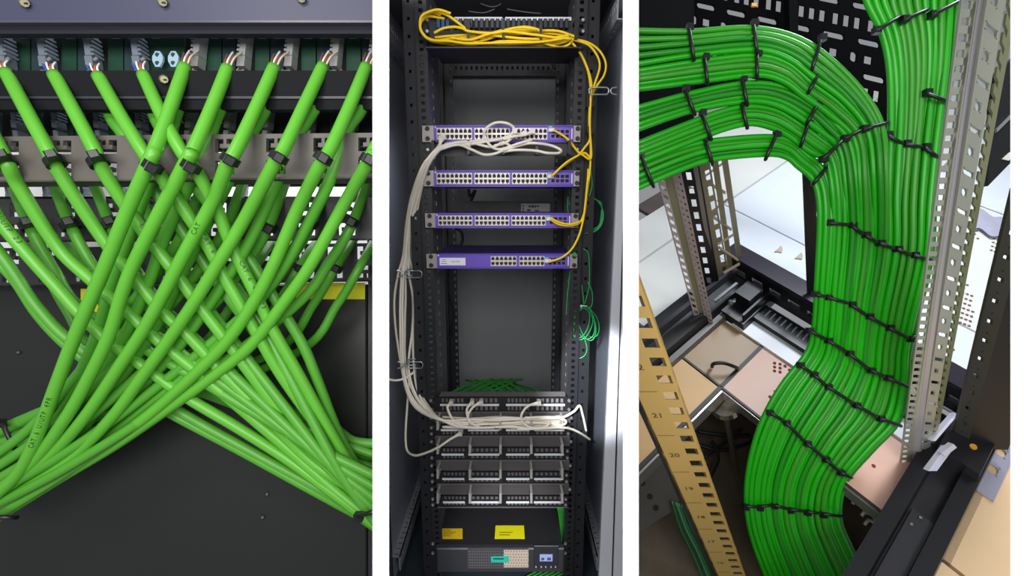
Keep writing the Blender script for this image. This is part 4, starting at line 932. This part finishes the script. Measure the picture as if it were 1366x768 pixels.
# ---- cabinet base frame
BK = mat('frame_black', (26, 26, 30), 0.32, var=.2, scale=10)
BF = empty('cabinet_plinth', R(-1.2, -1.0), 'black steel cabinet base frame standing on the tiled floor', 'frame')
build('left_beam', abh_box(MB(), -2.0, -0.60, -0.53, -0.37, 0.0, 0.07), BK, BF)
build('left_beam_lip', abh_box(MB(), -2.0, -0.60, -0.46, -0.44, 0.07, 0.11), mat('frame_lip', (52, 50, 56), .3), BF)
build('left_beam_rim', abh_box(MB(), -2.0, -0.62, -0.56, -0.535, -0.01, 0.03), mat('frame_rim', (96, 94, 92), .35, .3), BF)
nb = 11
build('rear_beam', MB().perf(R(-0.66, -1.50, 0.03), DB * 1.06, DH * .13, DA * .03, [((i+.2)/nb, (i+.8)/nb, .36, .64) for i in range(nb)]), BK, BF)
build('rear_beam_top', abh_box(MB(), -0.66, -0.545, -1.56, -0.40, 0.16, 0.18), mat('frame_top', (44, 38, 52), .22), BF)
nb = 34
build('comb_strip', MB().perf(R(-0.80, -1.46, 0.03), DA * .09, DB * .92, DH * .008, [(.2, .9, (i+.25)/nb, (i+.72)/nb) for i in range(nb)]), BK, BF)
build('comb_backing', abh_box(MB(), -0.81, -0.69, -1.46, -0.5, 0.012, 0.02), mat('sheet_pale', (205, 208, 225), .35), BF)
build('comb_edge', abh_box(MB(), -0.83, -0.80, -1.46, -0.52, 0.0, 0.04), BK, BF)
build('white_sheet', abh_box(MB(), -0.93, -0.82, -1.46, -0.60, 0.0, 0.012), mat('sheet_white', (232, 234, 244), .4), BF)
build('corner_block', abh_box(MB(), -0.92, -0.62, -0.66, -0.54, 0.0, 0.05), BK, BF)
cbk = build('corner_bracket', abh_box(abh_box(MB(), -0.82, -0.70, -0.64, -0.56, 0.05, 0.12), -0.9, -0.62, -0.655, -0.645, .05, .09), BK, BF)
build('bracket_foot', MB().tube([RF(978, 404, .14), RF(974, 401, .14), RF(972, 405, .10), RF(980, 402, .10)], .006, 6), mat('bracket_grey', (140, 140, 150), .3, .5), cbk)
build('cross_bar', MB().ob(RF(952, 402, .12), RF(982, 378, .12) - RF(952, 402, .12), DH * .01, DB * -.012), mat('bar_grey', (120, 118, 124), .3, .5), BF)
# big front beam: channel with two flanges, a floor plate and step
build('front_beam_floor', abh_box(MB(), -2.1, -0.55, -1.585, -1.44, 0.0, 0.02), mat('beam_floor', (38, 38, 42), .3, var=.2, scale=9), BF)
build('front_beam_inner_flange', abh_box(MB(), -2.1, -0.78, -1.475, -1.425, 0.02, 0.075), BK, BF)
build('front_beam_outer_flange', abh_box(MB(), -2.1, -0.60, -1.605, -1.555, 0.0, 0.06), BK, BF)
build('front_beam_plate', abh_box(MB(), -1.55, -1.19, -1.55, -1.485, 0.02, 0.034), mat('beam_plate', (50, 50, 54), .28), BF)
build('front_beam_plate', abh_box(MB(), -1.98, -1.56, -1.55, -1.485, 0.02, 0.034), mat('beam_plate', (1, 1, 1)), BF)
for (px, py) in ((1228, 691), (1197, 673), (1216, 700), (1295, 648)):
    q = RF(px, py, .036); build('rivet', MB().cyl(q, q + DH * .006, .007, .005, 8), mat('rivet_grey', (120, 120, 126), .3, .7), BF)
build('front_beam_block', abh_box(MB(), -0.93, -0.56, -1.60, -1.47, .02, .10), BK, BF)
# zinc foot plate with two holes at the right edge
fp = MB().perf(R(-0.93, -1.655, 0.004), DA * .30, DB * .075, DH * .008, [], (), [(.70, .86, .25, .72), (.36, .52, .25, .72)])
build('foot_plate', fp, mat('plate_zinc', (186, 186, 206), .25, .6), BF, label='zinc foot plate with two holes')
# small pale angle pieces near the post foot
build('angle_piece', MB().ob(P(1238, 628, 1.60), P(1262, 596, 1.66) - P(1238, 628, 1.60), RIGHT * .03, FWD * .02).ob(P(1256, 604, 1.63), P(1272, 592, 1.63) - P(1256, 604, 1.63), RIGHT * .012 - UP * .012, FWD * .02), mat('angle_white', (215, 215, 232), .3, .3), BF)
build('angle_strip', MB().ob(P(1243, 588, 1.70), P(1274, 552, 1.78) - P(1243, 588, 1.70), RIGHT * .014, FWD * .02).ob(P(1252, 537, 1.9), P(1278, 552, 1.86) - P(1252, 537, 1.9), -UP * .008, FWD * .02), mat('angle_white', (1, 1, 1)), BF)
q = RF(1298, 596, .10); build('cap', MB().cyl(q, q + DH * .006, .012, .01, 10), mat('cap_amber', (205, 150, 40), .4), BF)
# ---- uprights
def strip_plate(mb, e0, e1, t, holes=(), rounds=(), solids=()):
    """plate between two pixel edges: each edge = ((px, py, d) bottom, (px, py, d) top); the foot edge decides the shape"""
    O = P(*e0[0]); U = P(*e1[0]) - O; V = P(*e0[1]) - O
    return mb.perf(O, U, V, t, holes, solids, rounds)
def post_plate(mb, foot0, foot1, top, t=None, **k):
    O = P(*foot0); U = P(*foot1) - O; V = P(*top) - O
    T = t if t is not None else FWD * .006
    return mb.perf(O, U, V, T, k.get('holes', ()), k.get('solids', ()), k.get('rounds', ()))
# large silver post in front, true perspective: foot at the floor, head near the viewer
ZN = mat('zinc_post', (168, 170, 158), 0.36, 0.35, var=.08, scale=10)
ZN2 = mat('zinc_post_ridge', (186, 182, 190), 0.3, 0.35)
ZN3 = mat('zinc_post_olive', (134, 138, 100), 0.4, 0.3)
SP = empty('silver_post', P(1215, 615, 1.8), 'tall silver perforated cabinet post in front of the green bundle', 'post')
dt, dbm = 0.93, 1.80
def sp(px_t, px_b, dz=0.0): return Vec(P(px_b, 618, dbm + dz)), Vec(P(px_t, -30, dt + dz))
prof = [(1287, 1201, .00), (1300.5, 1211.5, .0), (1310, 1216, .0), (1321, 1224, -.012), (1352, 1237, .02), (1363, 1243.5, .06)]
E_ = [sp(*p) for p in prof]
def post_face(i, holes=(), rounds=(), m=ZN, name='post_face'):
    (b0, t0), (b1, t1) = E_[i], E_[i+1]
    # prism with its own depth, perforations laid out along the length
    O = b0; U = b1 - b0; V = t0 - b0
    return build(name, MB().perf(O, U, V, FWD * .006, holes, (), rounds), m, SP)
nh = 52; Lp = 1.0
post_face(0, [(.14, .80, (i+.2)/nh, (i+.70)/nh) for i in range(nh)], name='slotted_flange')
post_face(1); post_face(2, m=ZN2, name='ridge')
nr = 30; rr = []
for i in range(nr):
    if i % 2: rr.append((.22, .62, (i+.28)/nr, (i+.72)/nr))
    else: rr.append((.10, .88, (i+.34)/nr, (i+.64)/nr))
post_face(3, (), rr, name='drilled_face')
nh = 46
post_face(4, [(0.0, .42, (i+.2)/nh, (i+.62)/nh) for i in range(nh)], m=ZN3, name='scalloped_edge')
# gold near rail at the lower left with unit numbers
GOLD = mat('gold_rail', (206, 172, 100), 0.42, 0.15, var=.07, scale=9)
GR = empty('gold_rail', P(975, 768, 1.95), 'gold coloured mounting rail with unit numbers and square holes, nearest at left', 'rail')
b0, b1, t1, t0 = P(985, 830, 2.10), P(1017, 830, 2.10), P(851, 352, 0.86), P(770, 352, 0.86)
zk = []
def gpt(u, v, lift=0.0):                    # v = 0 foot .. 1 head
    return b0.lerp(b1, u).lerp(t0.lerp(t1, u), v) - FWD * lift
nh = 34; hs = [(.60, .90, (i+.22)/nh, (i+.70)/nh) for i in range(nh)]
U_ = b1 - b0; V_ = t0 - b0
mb = MB().perf(b0, U_, V_, FWD * .008, hs)
build('rail_face', mb, GOLD, GR)
build('rail_side', MB().ob(b1, FWD * .05, V_, RIGHT * -.004), mat('gold_rail_edge', (222, 192, 130), .4, .2), GR)
build('rail_side', MB().ob(b0, FWD * .07, V_, RIGHT * .004), mat('gold_rail_dark', (60, 50, 34), .5), GR)
mb = MB(); mk = MB(); un, vn = U_.normalized(), V_.normalized()
for i in range(11):
    v = (i * 3 + 2.15) / nh; q = b0 + U_ * .28 + V_ * v - FWD * .002
    add_text(mb, str(13 + i), U_.length * .26, q, un, vn)
    q2 = b0 + U_ * .06 + V_ * ((i * 3 + .7) / nh) - FWD * .002
    mk.ob(q2, U_ * .42, V_.normalized() * .0025, FWD * .001)
build('unit_numbers', mb, mat('ink_black', (84, 66, 34), .6), GR); build('unit_lines', mk, mat('ink_brown2', (150, 120, 62), .6), GR)
def cut_at_partition(par):                  # the rail stops where it meets the partition wall
    import bmesh
    co = CAM; no = (RIGHT * 1.0 - FWD * ((847 - 683) / F)).normalized()
    for o in ([c for c in bpy.data.objects if c.parent == par] if par.type == 'EMPTY' else [par]):
        off = WP[o.name]
        bm = bmesh.new(); bm.from_mesh(o.data)
        g = bmesh.ops.bisect_plane(bm, geom=bm.verts[:] + bm.edges[:] + bm.faces[:], plane_co=co - off, plane_no=no, clear_inner=True)
        bmesh.ops.holes_fill(bm, edges=[e for e in g['geom_cut'] if isinstance(e, bmesh.types.BMEdge)], sides=0)
        bm.to_mesh(o.data); bm.free()
for q in (GR, BF, bpy.data.objects['floor_sub'], bpy.data.objects['wall_subfloor']): cut_at_partition(q)
# silver perforated rails at the rear left
SR = empty('rear_rail', P(930, 435, 2.35), 'pinkish silver perforated rail pair standing at the rear left', 'rail')
PKS = mat('silver_pink', (190, 176, 176), .35, .35); OLV = mat('olive_rail', (134, 132, 104), .4, .3)
nh = 22
build('slotted_flange', post_plate(MB(), (929, 433, 2.32), (937, 436, 2.34), (871, 215, 1.75), holes=[(.2, .85, (i+.2)/nh, (i+.7)/nh) for i in range(nh)]), PKS, SR)
build('rail_web', post_plate(MB(), (934, 436, 2.35), (946, 438, 2.36), (882, 215, 1.77)), OLV, SR)
nh = 30
build('drilled_flange', post_plate(MB(), (943, 436, 2.33), (954, 443, 2.33), (893, 215, 1.76), holes=[(.15, .4, (i+.2)/nh, (i+.6)/nh) for i in range(nh)] + [(.6, .85, (i+.3)/nh, (i+.7)/nh) for i in range(nh)]), PKS, SR)
# dark post behind it
DP = empty('rear_post', P(955, 395, 2.5), 'black slotted post between the silver rail and the gold lattice', 'post')
nh = 12
build('post_face', post_plate(MB(), (938, 392, 2.46), (962, 392, 2.46), (899, 205, 1.9), holes=[(.35, .6, (i+.2)/nh, (i+.75)/nh) for i in range(nh)]), BK, DP)
build('post_edge', post_plate(MB(), (952, 378, 2.43), (957, 380, 2.43), (922, 205, 1.88)), mat('edge_silver', (150, 145, 140), .35, .4), DP)
# gold-grey lattice
LT = empty('lattice_rail', P(978, 355, 2.5), 'beige lattice cable rail with diagonal rungs at the rear', 'rail')
BGE = mat('lattice_beige', (158, 146, 120), .42, .25)
nh = 9
build('lattice_web', post_plate(MB(), (957, 372, 2.45), (972, 366, 2.45), (925, 205, 1.95), holes=[(.55, .9, (i+.2)/nh, (i+.8)/nh) for i in range(nh)]), BGE, LT)
build('lattice_edge', post_plate(MB(), (985, 353, 2.45), (991, 350, 2.45), (962, 205, 2.0)), BGE, LT)
build('lattice_inner_edge', post_plate(MB(), (972, 362, 2.45), (978, 360, 2.45), (949, 205, 2.0)), BGE, LT)
for i, (x0, y0, x1, y1) in enumerate([(941, 239, 968, 255), (948, 282, 971, 264), (950, 286, 976, 304), (957, 325, 979, 311), (960, 328, 985, 345), (966, 362, 987, 350), (938, 235, 966, 215)]):
    a, b = P(x0, y0, 2.25), P(x1, y1, 2.25); build('rung', MB().ob(a, b - a, -UP * .012, FWD * .012), BGE, LT)
# centre black post behind the bundle and the dark right-hand corner post
CP = empty('centre_post', P(1084, 432, 2.3), 'narrow black rear post just left of the green bundle', 'post')
nh = 16
build('post_face', post_plate(MB(), (1079, 432, 2.32), (1091, 432, 2.32), (1068, 150, 1.75)), BK, CP)
build('toothed_edge', post_plate(MB(), (1090, 432, 2.33), (1094, 432, 2.33), (1086, 150, 1.76), holes=[(.3, 1.0, (i+.2)/nh, (i+.6)/nh) for i in range(nh)]), BK, CP)
RPm = empty('corner_post', P(1300, 570, 1.75), 'dark cabinet corner post at the right edge with small square holes', 'post')
nh = 13
A0, A1, At = P(1271, 585, 1.80), P(1290, 597, 1.78), P(1352, 250, 1.28)
build('post_face', MB().perf(A0, A1 - A0, At - A0, FWD * .01, [(.3, .62, (i+.3)/nh, (i+.52)/nh) for i in range(nh)] + [(.42, .5, (i+.75)/nh, (i+.83)/nh) for i in range(nh)]), mat('post_dark_grey', (58, 57, 52), .5), RPm)
A1b = P(1345, 600, 1.74)
build('post_side', MB().ob(A1, A1b - A1, At - A0, FWD * .02), mat('post_black', (24, 24, 25), .5), RPm)
BKT = empty('triangle_bracket', P(1330, 230, 1.6), 'black triangular bracket behind the silver post at the right edge', 'bracket')
tri = [(1326, 100), (1360, 70), (1360, 205), (1318, 248)]; mb = MB(); mb.v = [P(x, y, 1.75) for x, y in tri] + [P(x, y, 1.75) + FWD * .02 for x, y in tri]
mb.f = [(0, 1, 2, 3), (7, 6, 5, 4)] + [(i, 4 + i, 4 + (i+1) % 4, (i+1) % 4) for i in range(4)]
build('bracket_plate', mb, BK, BKT)
build('bracket_rim', MB().ob(P(1330, 172, 1.74), P(1352, 150, 1.74) - P(1330, 172, 1.74), -UP * .012, FWD * .008), mat('rim_silver', (160, 160, 168), .3, .5), BKT)
build('bracket_hole', MB().ob(P(1337, 212, 1.745), P(1347, 203, 1.745) - P(1337, 212, 1.745), P(1346, 214, 1.745) - P(1337, 212, 1.745), FWD * .003), mat('hole_pale', (225, 222, 212), .6), BKT)
# ---- perforated black side panel of the cabinet behind
PN = empty('perforated_sheet', P(1040, 170, 2.7), 'black perforated cabinet side panel behind the cable bundles', 'panel')
pO = P(835, 95, 2.75); pU = P(1200, 195, 2.35) - pO; pV = P(835, -70, 2.6) - pO
holes = []; rnds = []
# rows of slots, squares and round holes (u along, v up)
for row, (v, kind) in enumerate([(.20, 's'), (.32, 'q'), (.44, 's'), (.56, 'r'), (.68, 's'), (.80, 'q'), (.92, 's')]):
    n = 9
    for i in range(n):
        u = (i + .25 + .25 * (row % 3)) / n
        if u > .9: continue
        if kind == 's': rnds.append((u, u + .072, v - .024, v + .024))
        elif kind == 'r': rnds.append((u + .01, u + .032, v - .04, v + .04)); holes.append((u + .055, u + .08, v - .03, v + .03))
        else:
            for q in range(3): holes.append((u + q * .034, u + q * .034 + .019, v - .042, v + .042))
build('panel_sheet', MB().perf(pO, pU, pV, FWD * .01, holes, (), rnds), mat('panel_black', (9, 9, 11), .9, spec=.08), PN)
build('panel_frame', MB().ob(P(1058, 150, 2.46), P(1069, 154, 2.46) - P(1058, 150, 2.46), P(1050, -60, 2.3) - P(1058, 150, 2.46), FWD * .03), mat('panel_black', (1, 1, 1)), PN)
build('panel_frame', MB().ob(P(848, 190, 2.5), P(926, 205, 2.5) - P(848, 190, 2.5), P(848, -70, 2.5) - P(848, 190, 2.5), FWD * .03), mat('panel_black', (1, 1, 1)), PN)
for i, (px, py, c) in enumerate([(957, 106, (225, 120, 30)), (963, 107, (230, 60, 60)), (998, 138, (225, 130, 40)), (970, 141, (200, 170, 80)), (1003, 8, (210, 150, 60))]):
    q = P(px, py, 2.1); build('indicator', MB().ob(q, RIGHT * .022, UP * .014, FWD * .01), mat('ind_%d' % i, c, .4), PN)
# ---- the green trunk
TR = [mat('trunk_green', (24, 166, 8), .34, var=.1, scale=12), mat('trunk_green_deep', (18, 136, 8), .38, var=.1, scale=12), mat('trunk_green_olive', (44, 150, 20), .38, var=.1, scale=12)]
ST_ = [((1092, 297), (1243, 345), 1.56), ((1088, 378), (1224, 425), 1.60), ((1085, 430), (1214, 470), 1.64), ((1076, 468), (1211, 512), 1.67), ((1040, 515), (1200, 562), 1.69), ((1012, 568), (1165, 600), 1.71), ((996, 630), (1130, 642), 1.74), ((995, 682), (1122, 688), 1.78), ((1006, 730), (1138, 730), 1.84), ((1034, 800), (1168, 790), 1.92)]
def common(f0, f1):
    out = []
    for (l, r, d) in ST_:
        g = lambda f: (l[0] + (r[0]-l[0])*f, l[1] + (r[1]-l[1])*f + 6 * math.sin(math.pi*f))
        out.append((g(f0), g(f1), d))
    return out
TIERS = {
 'topmost': ([((845, 36), (845, 92)), ((920, 38), (925, 78)), ((1000, 33), (1010, 70)), ((1060, 45), (1052, 82)), ((1105, 72), (1085, 108)), ((1150, 118), (1125, 138)), ((1178, 165), (1155, 178)), ((1184, 230), (1163, 237))], (.60, .48)),
 'second': ([((845, 92), (845, 122)), ((940, 77), (943, 110)), ((1010, 71), (1010, 103)), ((1052, 83), (1045, 112)), ((1085, 110), (1070, 130)), ((1125, 140), (1104, 154)), ((1155, 178), (1138, 187)), ((1163, 237), (1145, 242))], (.48, .36)),
 'third': ([((845, 142), (845, 178)), ((920, 122), (926, 150)), ((992, 108), (997, 138)), ((1045, 113), (1035, 143)), ((1085, 133), (1068, 161)), ((1112, 160), (1095, 179)), ((1135, 190), (1118, 201)), ((1144, 242), (1126, 246))], (.36, .24)),
 'fourth': ([((845, 190), (845, 222)), ((940, 153), (946, 182)), ((992, 140), (997, 168)), ((1035, 145), (1028, 173)), ((1066, 163), (1052, 184)), ((1094, 182), (1076, 202)), ((1117, 205), (1100, 216)), ((1126, 247), (1108, 251))], (.24, .12)),
 'lowest': ([((845, 217), (845, 258)), ((900, 196), (903, 232)), ((946, 186), (950, 215)), ((1020, 180), (1022, 208)), ((1055, 186), (1048, 212)), ((1076, 204), (1063, 224)), ((1097, 222), (1082, 240)), ((1108, 253), (1090, 260))], (.12, 0))}
VERT = [((1147, -25), (1290, -25)), ((1152, 5), (1283, 5)), ((1172, 45), (1278, 45)), ((1183, 90), (1272, 95)), ((1186, 150), (1263, 150)), ((1184, 215), (1254, 215)), ((1182, 265), (1248, 275))]
def lay(label, group, stations, n, r, zamp=.012, seed=0):
    rnd = random.Random(seed)
    for layer in (0, 1):
        nn = n if layer == 0 else n - 1
        for i in range(nn):
            u = (i + .5 + .5 * layer) / n; ph = rnd.random() * 6; am = .10 / n * 6
            pts = []
            for k, (l, rr_, d) in enumerate(stations):
                uu = min(.99, max(.01, u + am * .12 * math.sin(ph + k * 1.3)))
                gap = math.hypot(rr_[0]-l[0], rr_[1]-l[1]) / n * d / F
                alt = r * 1.15 * (i % 2) * min(1, max(0, (2.0 * r - gap) / (.6 * r)))
                pts.append(P(l[0] + (rr_[0]-l[0])*uu, l[1] + (rr_[1]-l[1])*uu, d + .026 * layer + alt + zamp * (2*uu-1)**2 + .003 * math.sin(ph * 2 + k)))
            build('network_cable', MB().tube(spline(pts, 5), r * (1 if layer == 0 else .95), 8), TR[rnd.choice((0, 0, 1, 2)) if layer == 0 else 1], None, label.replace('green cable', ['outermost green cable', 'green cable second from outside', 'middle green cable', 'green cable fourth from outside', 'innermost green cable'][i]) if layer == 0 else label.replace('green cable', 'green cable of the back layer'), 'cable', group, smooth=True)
for i, (nm, (st, (f1, f0))) in enumerate(TIERS.items()):
    d0_ = 1.50 + .012 * i
    stations = [(l, r, d0_) for k, (l, r) in enumerate(st)] + [(b, a, d) for a, b, d in common(f0, f1)]
    lay('green cable in the %s bundle sweeping in from the left' % nm, '%s left-hand green bundle' % nm, stations, 5, .0094, seed=i)
for j, nm in enumerate(('left', 'middle', 'right')):
    f0, f1 = .60 + .1333 * j, .60 + .1333 * (j + 1); g0, g1 = j / 3, (j + 1) / 3
    stations = [((l[0] + (r[0]-l[0])*g0, l[1] + (r[1]-l[1])*g0), (l[0] + (r[0]-l[0])*g1, l[1] + (r[1]-l[1])*g1), 1.47 + .012 * k) for k, (l, r) in enumerate(VERT)] + common(f0, f1)
    lay('green cable in the %s bundle dropping straight from the top' % nm, '%s upright green bundle' % nm, stations, 4, .0104, seed=20 + j)
# black ties round the bundles
def seg_ties(pts, d, lab, grp, dep=.024, r=.0058):
    for q, (a, b) in enumerate(zip(pts[:-1], pts[1:])):
        lb = lab if len(pts) == 2 else '%s %s, %s from the left' % ('black cable tie in the', lab.split('in the ', 1)[1], ORD[q])
        loop_tie('cable_tie', P(a[0], a[1], d), P(b[0], b[1], d), dep, r, TIE, lb, grp)
for a, b, lab in [((919, 36), (926, 80), 'topmost left bundle, left of two'), ((940, 76), (944, 112), 'second left bundle, near the left'), ((1005, 31), (1010, 71), 'topmost left bundle, at its crown'), ((1010, 71), (1010, 105), 'second left bundle, at its crown'),
   ((1096, 50), (1083, 94), 'topmost left bundle, on its right shoulder'), ((1093, 96), (1078, 124), 'second left bundle, on its right shoulder'), ((914, 118), (927, 153), 'third left bundle, near the left'), ((990, 104), (997, 140), 'third left bundle, at its crown'),
   ((936, 150), (949, 186), 'fourth left bundle, near the left'), ((989, 137), (997, 171), 'fourth left bundle, at its crown'), ((1090, 140), (1076, 165), 'third left bundle, on its right shoulder'), ((1078, 165), (1068, 195), 'fourth left bundle, on its right shoulder'),
   ((940, 184), (951, 220), 'lowest left bundle, left of two'), ((1036, 178), (1021, 213), 'lowest left bundle, at its crown'), ((854, 205), (872, 249), 'lowest left bundle, at the left edge'), ((1104, 222), (1084, 246), 'lowest left bundle, where it turns down')]:
    seg_ties([a, b], 1.504 + .012 * ['topmost', 'second', 'third', 'fourth', 'lowest'].index(lab.split()[0]), 'black cable tie round the ' + lab, 'ties on the left-hand bundles')
for lab, pts, d in [
   ('top row, on the left upright bundle', [(1166, 43), (1200, 22)], 1.475), ('top row, on the middle upright bundle', [(1203, 28), (1238, 12)], 1.475), ('top row, on the right upright bundle', [(1240, 22), (1282, 0)], 1.475),
   ('right upright bundle beside the silver post', [(1234, 124), (1266, 136)], 1.50), ('row where the upright bundles join', [(1182, 180), (1206, 192), (1232, 196), (1252, 210)], 1.53),
   ('curved row where left bundles turn', [(1096, 214), (1125, 186), (1150, 173), (1185, 163)], 1.508),
   ('first row across the whole trunk', [(1104, 297), (1135, 300), (1153, 313), (1172, 324), (1195, 332), (1217, 340), (1243, 347)], 1.555),
   ('second row across the whole trunk', [(1086, 392), (1103, 396), (1134, 405), (1157, 421), (1184, 436), (1214, 452), (1224, 447)], 1.61),
   ('third row across the whole trunk', [(1078, 440), (1103, 453), (1131, 470), (1160, 493), (1182, 503), (1212, 516)], 1.65),
   ('fourth row, at the trunk bend', [(1066, 486), (1084, 498), (1102, 514), (1140, 539), (1172, 557), (1202, 568)], 1.675),
   ('fifth row, below the trunk bend', [(1025, 549), (1047, 562), (1075, 590), (1100, 611), (1120, 629), (1136, 637)], 1.70),
   ('lowest row across the trunk', [(993, 675), (1012, 676), (1031, 673), (1052, 679), (1075, 682), (1096, 685), (1124, 689)], 1.765)]:
    seg_ties(pts, d, 'black cable tie in the ' + lab if 'row' in lab else 'black cable tie round the ' + lab, 'ties: ' + lab)
# small dark green cable bundle in the lower left corner and plates behind the gold rail
for i in range(9):
    build('network_cable', MB().tube(spline([P(896 + i * 3, 668 + i * 1.2, 2.0), P(908 + i * 3.4, 705, 1.99), P(925 + i * 3.6, 740, 1.98), P(946 + i * 3.4, 790, 1.95)], 5), .0056, 7), mat('green_shade' + str(i % 3), [(40, 96, 52), (24, 62, 36), (70, 120, 84)][i % 3], .4), None, 'dark green cable behind the foot of the gold rail', 'cable', 'dark green cables behind the gold rail', smooth=True)
PL = empty('metal_plate', P(870, 690, 2.0), 'dull metal plate behind the gold rail at the lower left', 'plate')
pts = [(845, 628), (880, 606), (906, 668), (896, 682), (845, 715)]; mb = MB(); mb.v = [P(x, y, 2.02) for x, y in pts] + [P(x, y, 2.02) + FWD * .015 for x, y in pts]
mb.f = [(0, 1, 2, 3, 4), (9, 8, 7, 6, 5)] + [(i, 5+i, 5+(i+1) % 5, (i+1) % 5) for i in range(5)]
build('plate_sheet', mb, mat('plate_dull', (92, 88, 84), .4, .4), PL)
for (px, py) in ((867, 662), (875, 677), (857, 644)):
    q = P(px, py, 2.018); build('plate_hole', MB().cyl(q, q - FWD * .003, .012, .012, 10), BLACK, PL)
build('plate_slat', MB().ob(P(858, 578, 2.0), P(872, 596, 2.0) - P(858, 578, 2.0), UP * .008, FWD * .01), mat('slat_grey', (150, 152, 152), .3, .4), PL)
# tangle of clips beside the trunk foot
for i, (x, y) in enumerate([(1137, 672), (1149, 688), (1160, 676), (1153, 700)]):
    q = P(x, y, 1.9); build('floor_clip', MB().tube(spline([q, q + RIGHT * .02 + UP * .02, q + RIGHT * .05 - UP * .005, q + RIGHT * .06 - UP * .04], 5), .007, 6), mat('clip_pale', (170, 165, 158), .35, .3), None, 'pale metal clip in the opening right of the trunk foot', 'clip', 'pale clips beside the trunk foot', smooth=True)
